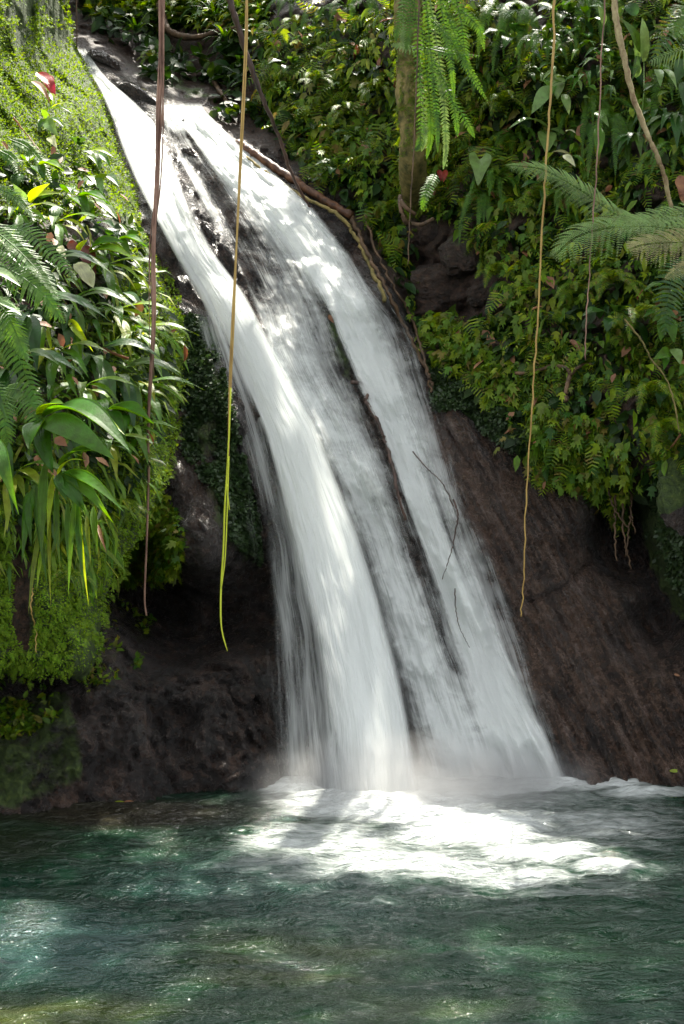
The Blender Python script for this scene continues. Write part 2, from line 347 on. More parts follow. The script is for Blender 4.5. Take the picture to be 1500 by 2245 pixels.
wts = np.linalg.solve(K + 1e-4 * np.eye(len(cp)), cp[:, 2] - cp[:, 2].mean())
def rbf(px, py):
    o = np.zeros_like(px)
    for i in range(len(cp)): o += wts[i] * kern(px / 1000 - cpx[i], py / 1000 - cpy[i])
    return o + cp[:, 2].mean()
PXA = np.arange(-800, 2301, 5.0); PYA = np.arange(-600, 1851, 5.0)
GX, GY = np.meshgrid(PXA, PYA)
YA0 = rbf(GX, GY)
SLAB = [(930,860),(1010,880),(1080,960),(1250,1040),(1330,1150),(1420,1350),(1520,1480),(1700,1600),(1700,1760),(1200,1740),(1000,1300)]
FALLZ = [(160,100),(440,230),(700,470),(860,640),(940,900),(1060,1150),(1250,1720),(590,1740),(560,1300),(500,900),(340,500),(240,240)]
VEG = [(560,40),(1700,-300),(2300,-300),(2300,1100),(1500,1020),(1400,1060),(1330,1120),(1230,1040),(1130,960),(1080,870),(960,800),(905,700),(860,600),(800,520),(770,440),(650,360),(585,270)]
def softmask(poly, r=3):
    m = inpoly(GX, GY, poly).astype(float)
    for _ in range(r * 3):
        m = (np.roll(m, 1, 0) + np.roll(m, -1, 0) + np.roll(m, 1, 1) + np.roll(m, -1, 1) + m) / 5
    return m
mslab = softmask(SLAB); mfall = softmask(FALLZ); mveg = softmask(VEG)
XW = (GX - CX) / F * YA0; ZW = CAM_H + (CY - GY) / F * YA0
acr = (GX * 0.88 - GY * 0.47) / 300.0; alo = (GX * 0.47 + GY * 0.88) / 300.0
d1 = fbm(XW * 1.3, YA0 * 1.3, ZW * 1.3, 5, 0.52) * 0.22
rdg = fbm(acr * 5, alo * 0.55, 3.0, 4, 0.55) * 0.11
led = fbm(acr * 2.2, alo * 1.6, 8.0, 4, 0.55) * 0.13
rough = fbm(XW * 5, YA0 * 5, ZW * 5, 4, 0.6) * 0.07
below = sst(1640, 1730, GY)
smoothw = np.clip(mslab + mfall, 0, 1)
YA = YA0 + d1 * (1 - 0.75 * smoothw) * (1 - 0.6 * below) + rdg * smoothw + led * mfall * (1 - below) + rough * (1 - 0.6 * smoothw)
mleft = sst(640, 560, GX) * sst(1180, 1280, GY)
YA = YA + smoothw * (fbm(acr * 20, alo * 2.6, 5.0, 3, 0.6) * 0.026 + fbm(XW * 15, YA0 * 15, ZW * 15, 2) * 0.010) + mleft * fbm(XW * 17, YA0 * 17, ZW * 17, 3, 0.6) * 0.022
YA = YA + mleft * (np.abs(fbm(XW * 2.6, YA0 * 2.0, ZW * 2.6 + 4, 4, 0.6)) * 0.22 - 0.05 + 0.05 * fbm(XW * 9, YA0 * 9, ZW * 9, 3, 0.6)) * (1 - 0.5 * below)
# hollows between the clumps of plants
YA = YA + mveg * (np.abs(fbm(XW * 1.6 + 7, YA0 * 1.6, ZW * 1.9, 3, 0.5)) * 0.42 - 0.10)
# crack across the slab
def segd(px, py, pts):
    d = np.full(px.shape, 1e9)
    for (x1, y1), (x2, y2) in zip(pts[:-1], pts[1:]):
        vx, vy = x2 - x1, y2 - y1; t = np.clip(((px - x1) * vx + (py - y1) * vy) / (vx * vx + vy * vy), 0, 1)
        d = np.minimum(d, np.hypot(px - x1 - t * vx, py - y1 - t * vy))
    return d
YA = YA + 0.07 * np.exp(-(segd(GX, GY, [(1310,1222),(1275,1245),(1235,1285),(1160,1320)]) / 5) ** 2)
soil = softmask([(140,-100),(600,-100),(640,330),(520,320),(440,235),(260,150),(150,90)]) * 0.8
soil = np.maximum(soil, mveg * 0.85); soil = np.maximum(soil, (GY < 0) * 0.7)
moss = softmask([(1380,1080),(2300,1000),(2300,1500),(1560,1480),(1440,1280)]) * 0.75
moss = np.maximum(moss, softmask([(-800,1500),(160,1520),(190,1700),(60,1770),(-800,1800)]) * 0.55)
moss = np.maximum(moss, softmask([(400,700),(480,730),(540,1000),(560,1260),(480,1180),(400,900)]) * 0.45)
moss = np.maximum(moss, softmask([(960,830),(1100,880),(1160,980),(1010,900)]) * 0.6)
moss = np.maximum(moss, softmask([(700,640),(735,680),(790,850),(760,860),(725,760)]) * 0.6)
moss = np.maximum(moss, softmask([(230,120),(450,180),(520,260),(440,225),(300,170)]) * 0.5)
VA = np.stack([(GX - CX) / F * YA, YA, CAM_H + (CY - GY) / F * YA], -1)
UVA = np.stack([acr, alo], -1)
cliff = grid_mesh('cliff', VA, M['rock'], uv=UVA, attrs={'slab': mslab, 'moss': moss, 'soil': soil})
tag(cliff, 'dark wet volcanic rock face behind the waterfall and under the plants', 'cliff', kind='structure')

# ------------------------------------------------------------------ terrain: the mossy bank on the left, overhanging in front
EDGE = [(60,-600),(100,-200),(130,0),(163,105),(205,190),(240,240),(258,320),(290,400),(322,480),(342,560),(360,620),(392,680),(408,760),(402,860),(382,930),(368,1030),(340,1100),(300,1180),(262,1230),(236,1290),(222,1350),(212,1420),(196,1460),(172,1500)]
BP = [(0,0,10.6),(130,0,12.6),(-400,0,9.6),(0,-600,16),(-800,-600,14),(150,105,13.0),(60,150,11.0),(0,300,9.6),(150,250,10.9),(235,240,12.3),(250,320,11.6),(120,400,9.9),(280,400,11.1),
 (0,500,8.7),(200,500,9.5),(310,480,10.8),(330,560,10.3),(0,700,8.0),(150,700,8.6),(280,700,9.4),(390,700,10.0),(0,900,7.7),(150,900,8.0),(300,900,8.8),(390,900,9.5),
 (0,1100,7.5),(150,1100,7.8),(300,1100,8.7),(0,1300,7.4),(120,1300,7.55),(220,1300,8.0),(0,1450,7.4),(100,1450,7.5),(180,1450,7.75),(-400,500,7.8),(-800,900,6.2),(-800,1450,6.0),(-400,1450,6.9),(-800,0,9)]
bp = np.array(BP, float); bx, by = bp[:, 0] / 1000, bp[:, 1] / 1000
wb = np.linalg.solve(kern(bx[:, None] - bx[None], by[:, None] - by[None]) + 1e-3 * np.eye(len(bp)), bp[:, 2] - bp[:, 2].mean())
def rbfb(px, py):
    o = np.zeros_like(px)
    for i in range(len(bp)): o += wb[i] * kern(px / 1000 - bx[i], py / 1000 - by[i])
    return o + bp[:, 2].mean()
nr, nc = 420, 260
pyr = np.linspace(-600, 1480, nr)
edg = smooth(lut(EDGE, pyr), 6)
sc_ = np.linspace(0, 1, nc) ** 0.8
PX = -800 + (edg[:, None] + 800) * sc_[None]
wobx = fbm(PX * 0 + pyr[:, None] / 60.0, 0.5, 1.5, 3) * 9
PX = PX + wobx * sst(0.6, 1, sc_)[None]
PY = np.repeat(pyr[:, None], nc, 1)
dist_e = (edg[:, None] - PX)
Yb = rbfb(PX, PY)
rnd = 70.0; kq = np.clip((rnd - dist_e) / rnd, 0, 1); Yb = Yb + 0.55 * (1 - np.sqrt(np.clip(1 - kq ** 2, 0, 1)))
# underside
ybot = 1480 + fbm(PX / 70.0, 2.2, 0.3, 3) * 22 - sst(40, -60, PX) * 25
PY = np.where(PY > 1200, 1200 + (PY - 1200) * (ybot - 1200) / 280.0, PY)
kb = np.clip((PY - (ybot - 60)) / 60, 0, 1); Yb = Yb + 0.5 * (1 - np.sqrt(np.clip(1 - kb ** 2, 0, 1)))
# wrap behind the right edge
nw = 24; tw = np.linspace(0, 1, nw + 1)[1:]
PXw = PX[:, -1:] - 90 * np.sin(tw * 1.4)[None] * 0.9; PYw = np.repeat(PY[:, -1:], nw, 1); Yw = Yb[:, -1:] + (tw * 2.2)[None] + 0.05
PX = np.concatenate([PX, PXw], 1); PY = np.concatenate([PY, PYw], 1); Yb = np.concatenate([Yb, Yw], 1)
# wrap under the bottom edge
nb = 20; tb = np.linspace(0, 1, nb + 1)[1:]
PXb = np.repeat(PX[-1:], nb, 0); PYb = PY[-1:] - (40 * np.sin(tb * 1.5))[:, None]; Ybb = Yb[-1:] + (tb * 2.2)[:, None] + 0.04
PX = np.concatenate([PX, PXb], 0); PY = np.concatenate([PY, PYb], 0); Yb = np.concatenate([Yb, Ybb], 0)
XW = (PX - CX) / F * Yb; ZW = CAM_H + (CY - PY) / F * Yb
dB = fbm(XW * 2.0, Yb * 2.0, ZW * 2.0, 5, 0.5) * 0.16 + fbm(XW * 7, Yb * 7, ZW * 7, 3, 0.5) * 0.03
Yb = Yb + dB * np.clip(dist_e.max() * 0 + 1, 0, 1)
VB = np.stack([(PX - CX) / F * Yb, Yb, CAM_H + (CY - PY) / F * Yb], -1)
bsoil = np.exp(-(segd(PX, PY, [(40,1180),(45,1300),(42,1420)]) / 26) ** 2) * 1.3 + np.exp(-(segd(PX, PY, [(140,440),(150,520)]) / 18) ** 2)
bsoil = np.maximum(bsoil, 0.95 * sst(1130, 1040, PY) * sst(380, 480, PY) * sst(300, 180, PX))
bmoss = np.clip(1 - bsoil, 0, 1) * (1 - 0.9 * np.exp(-(segd(PX, PY, [(345,500),(390,620),(420,700)]) / 14) ** 2))
bank = grid_mesh('bank', VB, M['rock'], uv=np.stack([PX / 300, PY / 300], -1), attrs={'slab': PX * 0, 'moss': bmoss, 'soil': np.clip(bsoil, 0, 1)})
tag(bank, 'mossy overhanging earth bank on the left in front of the fall', 'bank', kind='structure')

# look-ups: surface distance for a pixel
YA_s = YA
def surfA(px, py):
    px = np.atleast_1d(np.asarray(px, float)); py = np.atleast_1d(np.asarray(py, float))
    i = np.clip((px - PXA[0]) / 5, 0, len(PXA) - 2.001); j = np.clip((py - PYA[0]) / 5, 0, len(PYA) - 2.001)
    a, b = i.astype(int), j.astype(int); u, v = i - a, j - b
    return (YA_s[b, a] * (1 - u) + YA_s[b, a + 1] * u) * (1 - v) + (YA_s[b + 1, a] * (1 - u) + YA_s[b + 1, a + 1] * u) * v
PYB_r = pyr
def surfB(px, py):
    px = np.atleast_1d(np.asarray(px, float)); py = np.atleast_1d(np.asarray(py, float))
    e = np.interp(py, PYB_r, edg); s = np.clip((px + 800) / (e + 800), 0, 1) ** (1 / 0.8)
    i = np.clip(s * (nc - 1), 0, nc - 1.001); j = np.clip((py - pyr[0]) / (pyr[1] - pyr[0]), 0, nr - 1.001)
    a, b = i.astype(int), j.astype(int); u, v = i - a, j - b
    return (Yb[b, a] * (1 - u) + Yb[b, a + 1] * u) * (1 - v) + (Yb[b + 1, a] * (1 - u) + Yb[b + 1, a + 1] * u) * v
SF = {'A': surfA, 'B': surfB}
def world(px, py, Y):
    return np.stack([(px - CX) / F * Y, Y, CAM_H + (CY - py) / F * Y], -1)
def surf(px, py, s='A', off=0.0):
    return at(px, py, float(SF[s](px, py)[0]) - off)
def surf_n(px, py, s):
    f = SF[s]; e = 14.0
    a = world(px + e, py, f(px + e, py)) - world(px - e, py, f(px - e, py))
    b = world(px, py - e, f(px, py - e)) - world(px, py + e, f(px, py + e))
    n = np.cross(a, b); n /= np.linalg.norm(n, axis=1)[:, None] + 1e-9
    n[n[:, 1] > 0] *= -1
    return n
# ------------------------------------------------------------------ pool
xs = np.concatenate([np.linspace(-14, -3.6, 20)[:-1], np.linspace(-3.6, 3.6, 460), np.linspace(3.6, 14, 20)[1:]])
ys = np.concatenate([np.linspace(-8, 4.2, 24)[:-1], np.linspace(4.2, 10.4, 420), np.linspace(10.4, 11.5, 4)[1:]])
WX, WY = np.meshgrid(xs, ys)
fine = sst(3.4, 4.4, WY)
wpx = CX + WX / np.maximum(WY, 1) * F; wpy = CY + CAM_H / np.maximum(WY, 1) * F
def ell(cx, cy, rx, ry, s=1.0, p=1.0):
    q = np.sqrt(((wpx - cx) / rx) ** 2 + ((wpy - cy) / ry) ** 2); return s * sst(1.25, 0.25, q)
foam = np.zeros_like(WX)
for a in ((1180,1810,480,110,0.42),(760,1890,420,70,0.40),(890,1765,290,62,0.88),(1040,1815,270,60,0.70),(740,1760,190,50,0.7),(1180,1872,180,34,0.66),(700,1845,250,50,0.56),(880,1895,380,50,0.50),(1250,1722,240,26,0.8),(1420,1745,150,16,0.62),(1000,1730,260,32,0.8),
          (640,1735,90,30,0.75),(1330,1905,110,22,0.55),(1080,1925,320,30,0.5)):
    foam = np.maximum(foam, ell(*a))
foam = np.maximum(foam, 0.28 * ell(1100, 1900, 700, 170)); foam = foam * fine
lightpatch = np.maximum(0.75 * ell(120, 2080, 330, 110), 0.5 * ell(450, 1930, 260, 70)); lightpatch = np.maximum(lightpatch, 0.35 * ell(700, 1980, 300, 90)) * fine  # masks for bluish sun and sky patches painted on the water
algae = np.maximum(0.9 * ell(60, 2230, 420, 60), 0.55 * ell(620, 2120, 330, 100)); algae = np.maximum(algae, 0.4 * ell(800, 2200, 500, 60)) * fine
shallow = np.maximum(ell(260, 1785, 420, 45), 0.6 * ell(30, 1850, 160, 60))
hz = 0.020 * fbm(WX * 1.1 + 0.3 * WY, WY * 2.2, 0.5, 3) + 0.017 * fbm(WX * 3.5, WY * 7.5, 1.5, 3) * (0.6 + 0.8 * sst(0, 0.6, foam))
rid = 1 - np.abs(fbm(WX * 2.6 + 0.8 * fbm(WX * 1.2, WY * 1.5, 9.1, 2), WY * 6.5 + 0.5 * WX, 6.6, 3, 0.55)) * 2
hz += 0.011 * np.clip(rid, -1, 1) * fine + 0.003 * fbm(WX * 8, WY * 17, 3.3, 2) * fine
hz += foam * (0.03 + 0.04 * fbm(WX * 2.3, WY * 4.5, 4.4, 3))
pool = grid_mesh('pool_water', np.stack([WX, WY, hz], -1), M['pool'], attrs={'foam': foam, 'lightpatch': lightpatch, 'algae': algae, 'shallow': shallow})
tag(pool, 'dark green rippled plunge pool with white foam below the fall', 'water', kind='structure')

# ------------------------------------------------------------------ waterfall
fall = empty('waterfall', at(800, 1735, 9.2)); tag(fall, 'white silky waterfall sliding down the rock into the green pool', 'waterfall')
fall_inv = Matrix.Translation(-Vector(fall.location))
def sheet(name, L, R, y0, y1, prof, depth, seed, edge_soft=0.08, clump=0.0, nu=56, nv=300, relief=0.05, top_soft=30, bot_soft=16, label=None):
    py = np.linspace(y0, y1, nv); l = smooth(lut(L, py), 10); r = smooth(lut(R, py), 10)
    s = np.linspace(0, 1, nu); PX = l[:, None] + (r - l)[:, None] * s[None]; PY = np.repeat(py[:, None], nu, 1); SS = np.repeat(s[None], nv, 0)
    Y = depth(PX, PY, SS)
    wm = (r - l) / F * Y.mean(1); u = SS * max(0.3, wm.mean()) + seed * 3.7
    P0 = world(PX, PY, Y); mid = P0[:, nu // 2]; v = np.concatenate([[0], np.cumsum(np.linalg.norm(np.diff(mid, axis=0), axis=1))])
    VV = np.repeat(v[:, None], nu, 1)
    Y = Y - relief * (0.5 + fbm(u * 5, VV * 0.7, seed, 4, 0.55)) - clump * 0.06 * fbm(u * 3.5, VV * 2.2, seed + 3.3, 3)
    dens = prof(SS, PY, PX)
    edge = sst(0, edge_soft, SS) * sst(1, 1 - edge_soft, SS) * sst(y0, y0 + top_soft, PY) * (1 - 0.0 * PY)
    edge = edge * sst(y1 + 1, y1 - bot_soft, PY)
    o = grid_mesh(name, world(PX, PY, Y) - np.array(fall.location), M['water'], fall, np.stack([u, VV + seed], -1), {'dens': dens, 'edge': edge, 'clump': dens * 0 + clump})
    if label: o['label'] = label
    return o
KS = np.minimum(YA, YA0)
for _ in range(6): KS = np.minimum(KS, (np.roll(KS, 1, 0) + np.roll(KS, -1, 0) + np.roll(KS, 1, 1) + np.roll(KS, -1, 1) + KS) / 5)
def hug(off, smoothing=True):
    # follows the rock with a little clearance
    def f(px, py, s):
        i = np.clip((px - PXA[0]) / 5, 0, len(PXA) - 2.001); j = np.clip((py - PYA[0]) / 5, 0, len(PYA) - 2.001)
        a, b = i.astype(int), j.astype(int); u, v = i - a, j - b
        return (KS[b, a] * (1 - u) + KS[b, a + 1] * u) * (1 - v) + (KS[b + 1, a] * (1 - u) + KS[b + 1, a + 1] * u) * v - off
    return f
def colprof(pts):      # pts: list of (py, [(s, dens), ...])
    def f(s, py, px):
        ys_ = [p[0] for p in pts]; cols = [np.interp(s[0], [q[0] for q in p[1]], [q[1] for q in p[1]]) for p in pts]
        cols = np.array(cols); out = np.empty_like(s)
        for k in range(s.shape[1]): out[:, k] = np.interp(py[:, 0], ys_, cols[:, k])
        return out
    return f
# main jet
L1 = [(163,106),(215,190),(245,260),(268,330),(300,405),(345,490),(395,585),(440,665),(470,740),(500,850),(530,950),(556,1080),(575,1200),(590,1350),(605,1500),(612,1620),(612,1735)]
R1 = [(188,108),(232,170),(300,225),(345,270),(372,340),(410,430),(468,550),(535,640),(590,740),(650,850),(700,940),(742,1050),(790,1170),(832,1300),(872,1440),(905,1580),(932,1752)]
def jet(off, bulge=0.25):
    def f(px, py, s):
        base = hug(0)(px, np.minimum(py, 640), s)
        ref = np.interp(px * 0 + 0, [0], [0])
        mid = surfA(np.interp(py, [100, 300, 500, 640], [180, 300, 400, 500]), py)
        t = np.clip((py - 600) / (1750 - 600), 0, 1)
        far = 11.05 - 2.25 * t ** 0.85
        near = hug(0.06)(px, py, s)
        k = sst(470, 720, py)
        return near * (1 - k) + far * k - off - bulge * k * np.sin(np.pi * np.clip(s, 0, 1)) * 0.6 + 0.25 * k * (1 - s) * 0
    return f
core = colprof([(100, [(0, 1.3), (1, 1.1)]), (240, [(0, 1.35), (.6, 1.3), (.85, .75), (1, .4)]), (330, [(0, 1.4), (.75, 1.3), (1, .5)]), (500, [(0, 1.35), (.35, 1.2), (.6, .75), (1, .35)]),
   (640, [(0, .75), (.2, 1.3), (.8, 1.25), (1, .9)]), (760, [(0, .42), (.22, .65), (.38, 1.35), (.9, 1.3), (1, .8)]), (950, [(0, .36), (.3, .45), (.4, 1.3), (.92, 1.3), (1, .7)]),
   (1150, [(0, .30), (.3, .42), (.42, .95), (.6, 1.3), (.9, 1.2), (1, .6)]), (1400, [(0, .24), (.12, .50), (.35, .44), (.5, .85), (.7, 1.2), (.9, 1.05), (1, .5)]), (1600, [(0, .30), (.1, .50), (.3, .44), (.5, .76), (.75, 1.02), (.9, .9), (1, .4)]), (1752, [(0, .42), (.3, .48), (.5, .8), (.85, .95), (1, .5)])])
sheet('water_sheet', L1, R1, 104, 1752, core, jet(0.0), 1.0, 0.10, 0.0, 90, 420, 0.05, 10, label='bright leftmost jet falling free of the rock')
core2 = lambda s, py, px: core(s, py, px) - 0.16
sheet('water_veil', L1, R1, 150, 1752, core2, jet(0.12), 2.0, 0.14, 0.0, 80, 380, 0.05, 40)
sheet('water_veil', L1, R1, 620, 1752, lambda s, py, px: core(s, py, px) - 0.22, jet(-0.14), 2.7, 0.12, 0.0, 80, 320, 0.05, 60)
# thin drips left of the jet
LD = [(420,660),(455,800),(480,950),(500,1080),(522,1200),(528,1400),(530,1500),(540,1640)]; RD = [(470,660),(540,850),(590,1000),(640,1200),(650,1400),(655,1560),(660,1700)]
sheet('water_veil', LD, RD, 660, 1715, colprof([(650, [(0, .4), (1, .6)]), (900, [(0, .32), (.5, .36), (1, .55)]), (1200, [(0, .22), (.5, .28), (1, .45)]), (1715, [(0, .14), (.5, .3), (1, .5)])]),
      lambda px, py, s: 10.4 - 1.35 * np.clip((py - 640) / 1080, 0, 1) - 0.0 * s, 5.0, 0.2, 0.0, 60, 300, 0.04, 80, 60)
# broad right cascade
L2 = [(342,226),(366,290),(392,350),(430,420),(472,500),(522,600),(560,680),(598,790),(630,850),(680,940),(725,1040),(770,1160),(812,1290),(855,1430),(895,1580),(930,1722)]
R2 = [(445,238),(530,320),(610,385),(690,455),(765,550),(830,660),(880,780),(925,900),(965,1020),(1010,1150),(1060,1280),(1110,1420),(1160,1530),(1205,1620),(1240,1705)]
cas = colprof([(226, [(0, .9), (.3, 1.4), (1, 1.3)]), (300, [(0, .25), (.35, .4), (.5, 1.35), (1, 1.2)]), (380, [(0, .9), (.15, .35), (.32, .4), (.5, 1.3), (.85, 1.2), (1, .5)]), (470, [(0, .6), (.2, .25), (.4, .5), (.6, .95), (.9, .8), (1, .4)]),
   (600, [(0, .3), (.25, .40), (.5, .52), (.62, .85), (.8, .8), (1, .4)]), (700, [(0, .55), (.3, .55), (.5, .5), (.56, .22), (.64, .95), (.82, .85), (1, .35)]), (850, [(0, .75), (.3, .64), (.47, .42), (.56, .28), (.66, 1.05), (.85, .8), (1, .35)]),
   (1000, [(0, .4), (.15, .7), (.4, .62), (.52, .38), (.58, .34), (.64, 1.1), (.8, .75), (1, .35)]), (1200, [(0, .34), (.2, .75), (.4, .5), (.5, .34), (.58, .4), (.64, 1.15), (.78, .9), (.86, .35), (1, .5)]), (1400, [(0, .3), (.15, .78), (.4, .6), (.5, .36), (.6, .6), (.7, 1.2), (.88, .9), (1, .45)]),
   (1600, [(0, .32), (.2, .68), (.5, .6), (.62, .7), (.75, 1.15), (.92, .95), (1, .45)]), (1722, [(0, .5), (.3, .75), (.6, .8), (.8, 1.2), (1, .8)])])
sheet('water_sheet', L2, R2, 224, 1722, cas, hug(0.06), 3.0, 0.05, 0.7, 130, 460, 0.05, 14, label='broad grey-white sheet sliding down the rock right of the jet')
sheet('water_veil', L2, R2, 224, 1722, lambda s, py, px: cas(s, py, px) - 0.11 + 0.12 * sst(1000, 1500, py), hug(0.13), 4.0, 0.06, 1.0, 120, 420, 0.06, 30)
# thin film spreading over the brown slab at the right
L4 = [(690,560),(830,700),(900,900),(960,1100),(1000,1250),(1060,1450),(1150,1700)]; R4 = [(780,520),(860,620),(930,760),(975,900),(1030,1080),(1090,1230),(1150,1380),(1200,1520),(1260,1700)]
sheet('water_veil', L4, R4, 540, 1715, colprof([(540, [(0, .5), (1, .3)]), (800, [(0, .6), (.6, .42), (1, .2)]), (1100, [(0, .6), (.5, .48), (1, .25)]), (1350, [(0, .6), (.5, .52), (1, .3)]), (1715, [(0, .7), (.5, .6), (1, .35)])]), hug(0.035), 6.0, 0.2, 0.6, 60, 300, 0.03, 60)

# spray hanging over the foot of the fall
def spray():
    t = NT('spray'); p = t.n('ShaderNodeTexCoord').outputs['Object']
    ln = t.n('ShaderNodeVectorMath', operation='LENGTH'); t.l(p, ln.inputs[0])
    f = t.rng(ln.outputs['Value'], 1.0, 0.1, 0, 1, True)
    nz = t.rng(t.noise(t.map(p, (5, 3, 3)), 1.0, 4, .6), .35, .7, 0.15, 1.0)
    v = t.n('ShaderNodeVolumePrincipled'); v.inputs['Color'].default_value = (.97, .98, .98, 1); v.inputs['Anisotropy'].default_value = .2
    t.l(t.math('MULTIPLY', t.math('MULTIPLY', f, nz), 2.6), v.inputs['Density']); t.l(v.outputs[0], t.out.inputs[1]); return t.m
mats = spray(); th_ = np.linspace(np.pi, 0, 20); ph_ = np.linspace(0, 2 * np.pi, 40); PH, TH = np.meshgrid(ph_, th_)
for lx, ly, lz, sx_, sy_, sz_ in ((900, 8.4, .10, 1.2, .75, .42), (1110, 8.8, .08, .8, .4, .28)):
    o = grid_mesh('mist', np.stack([np.sin(TH) * np.cos(PH), np.sin(TH) * np.sin(PH), np.cos(TH)], -1), mats)
    o.location = ((lx - CX) / F * ly, ly, lz); o.scale = (sx_, sy_, sz_); tag(o, 'soft white spray where the fall strikes the pool', 'mist', kind='stuff')

# ------------------------------------------------------------------ plant builders
UP = Vector((0, 0, 1)); OUT = Vector((0, -1, 0))
WF = {
 'ovate': lambda t: math.sin(math.pi * min(1, t) ** 0.72) ** 0.9 if 0 < t < 1 else 0.0,
 'lance': lambda t: math.sin(math.pi * t ** 0.6) ** 1.15 if 0 < t < 1 else 0.0,
 'heart': lambda t: (0.85 + 0.25 * math.exp(-((t - 0.22) / 0.2) ** 2)) * max(0, 1 - t) ** 0.85 * (1 + .5 * t) * min(1, t * 5 + 0.55) if t < 1 else 0.0,
 'strap': lambda t: min(1, 0.35 + t * 3) * min(1, (1 - t) * 3.2) ** 0.8 if t < 1 else 0.0,
 'round': lambda t: math.sqrt(max(0, 1 - (2 * t - 1) ** 2)),
}
def leaf_mb(mb, B, T, W, N, shape='ovate', arch=0.12, fold=0.25, pleat=0, curl=0.0, nu=6, nv=12, wav=0.0, seed=0, split=0.0):
    """leaf from B to T (Vectors), full width W, upper side towards N"""
    B = Vector(B); T = Vector(T); ax = T - B; L = ax.length; ax.normalize()
    N = Vector(N); N = (N - ax * N.dot(ax)); N = N.normalized() if N.length > 1e-4 else Vector((0, -1, 0)); side = ax.cross(N)
    if pleat: nu = max(nu, pleat * 2)
    rr = random.Random(seed * 7 + 1); ph = rr.random() * 6
    vs = []
    for j in range(nv + 1):
        t = j / nv; hw = WF[shape](t) * W * 0.5
        if j == 0: hw = max(hw, W * 0.03)
        c = B + ax * (L * t) + N * (arch * L * math.sin(math.pi * t)) - UP * (curl * L * t * t)
        for i in range(nu + 1):
            s = 2.0 * i / nu - 1
            z = abs(s) * hw * fold
            if pleat: z += (0.5 - abs((i % 2) - 0.0)) * hw * 2.2 / pleat * 0.8
            z += wav * W * math.sin(t * 11 + ph + s) * abs(s)
            back = -0.26 * L * abs(s) ** 1.4 * max(0.0, 1 - 2.6 * t) if shape == 'heart' else 0.0
            if split and t > 0.72: back = -split * L * (1 - abs(s)) * (t - 0.72) / 0.28 * 0.5
            vs.append(c + side * (s * hw) + N * z + ax * back)
    n = nu + 1; fs = []
    for j in range(nv):
        for i in range(nu): fs.append((j * n + i, j * n + i + 1, (j + 1) * n + i + 1, (j + 1) * n + i))
    mb.add(vs, fs)
def tube_mb(mb, pts, rads, n=7):
    pts = [Vector(p) for p in pts]; vs = []; fs = []
    for k, p in enumerate(pts):
        d = (pts[min(k + 1, len(pts) - 1)] - pts[max(k - 1, 0)]).normalized()
        a = d.cross(Vector((0.3, 0.2, 1) if abs(d.z) < 0.9 else (0, 1, 0.1))).normalized(); b = d.cross(a)
        r = rads[k] if hasattr(rads, '__len__') else rads
        for i in range(n):
            th = 2 * math.pi * i / n; vs.append(p + a * (r * math.cos(th)) + b * (r * math.sin(th)))
    for k in range(len(pts) - 1):
        for i in range(n): fs.append((k * n + i, k * n + (i + 1) % n, (k + 1) * n + (i + 1) % n, (k + 1) * n + i))
    fs.append(tuple(range(n))[::-1]); fs.append(tuple((len(pts) - 1) * n + i for i in range(n)))
    mb.add(vs, fs)
def spline(pts, n):
    pts = [Vector(p) for p in pts]; P = [pts[0] * 2 - pts[1]] + pts + [pts[-1] * 2 - pts[-2]]; out = []
    m = len(pts) - 1
    for k in range(n + 1):
        x = m * k / n; i = min(int(x), m - 1); t = x - i; a, b, c, d = P[i:i + 4]
        out.append(0.5 * ((2 * b) + (c - a) * t + (2 * a - 5 * b + 4 * c - d) * t * t + (3 * b - a - 3 * c + d) * t ** 3))
    return out
def frond_mb(mb, pts, W, N, npin=34, style='simple', ang=70, droop=0.25, pw=0.8, seed=1, wf=None, nleaf=14):
    """fern frond: pts centre line, W half width, N facing"""
    rr = random.Random(seed); path = spline(pts, npin)
    L = sum((path[i + 1] - path[i]).length for i in range(npin)); sp = L / npin
    tube_mb(mb, path[::2] if len(path) > 12 else path, [max(0.0012, 0.0045 * (1 - i / (npin / 2 + 1))) for i in range(len(path[::2] if len(path) > 12 else path))], 4)
    wf = wf or (lambda t: min(1, 0.35 + t * 4) * (1 - t ** 2.2) ** 0.8)
    for k in range(1, npin + 1):
        t = k / (npin + 0.5); p = path[k]; d = (path[min(k + 1, npin)] - path[k - 1]).normalized()
        n = Vector(N); n = (n - d * n.dot(d)).normalized(); side = d.cross(n)
        hw = W * wf(t) * rr.uniform(0.88, 1.08)
        if hw < 0.004: continue
        for sg in (-1, 1):
            a = math.radians(ang + rr.uniform(-7, 7) - 25 * t)
            dr = (side * (sg * math.sin(a)) + d * math.cos(a)).normalized()
            dr = (dr + n * (0.12 + rr.uniform(-.08, .08))).normalized()
            q = d * (sp * pw * 0.5)
            if style == 'simple':
                p1 = p + dr * hw * 0.45 - UP * (droop * hw * 0.15); p2 = p + dr * hw - UP * (droop * hw * 0.6) + n * (-0.1 * hw)
                mb.add([p - q, p + q, p1 - q * 0.95, p1 + q * 0.95, p2 - q * .1, p2 + q * 0.35, p1 + n * 0.004], [(0, 1, 3, 2), (2, 3, 5, 4)])
            else:
                m = max(3, int(nleaf * wf(t)))
                lw = sp * 0.47
                for j in range(1, m + 1):
                    u = j / (m + 0.3); c = p + dr * (hw * u) - UP * (droop * hw * u * u * 0.5) - n * (0.10 * hw * u * u)
                    ll = lw * (1 - u ** 2.5) * 1.05 + 0.002; bw = hw / m * 0.30
                    for s2 in (-1, 1):
                        dd = (d * s2 + dr * 0.35).normalized()
                        tipp = c + dd * ll - n * 0.15 * ll
                        mb.add([c - dr * bw, c + dr * bw, tipp + dr * bw * 0.6, tipp - dr * bw * 0.3], [(0, 1, 2, 3)])
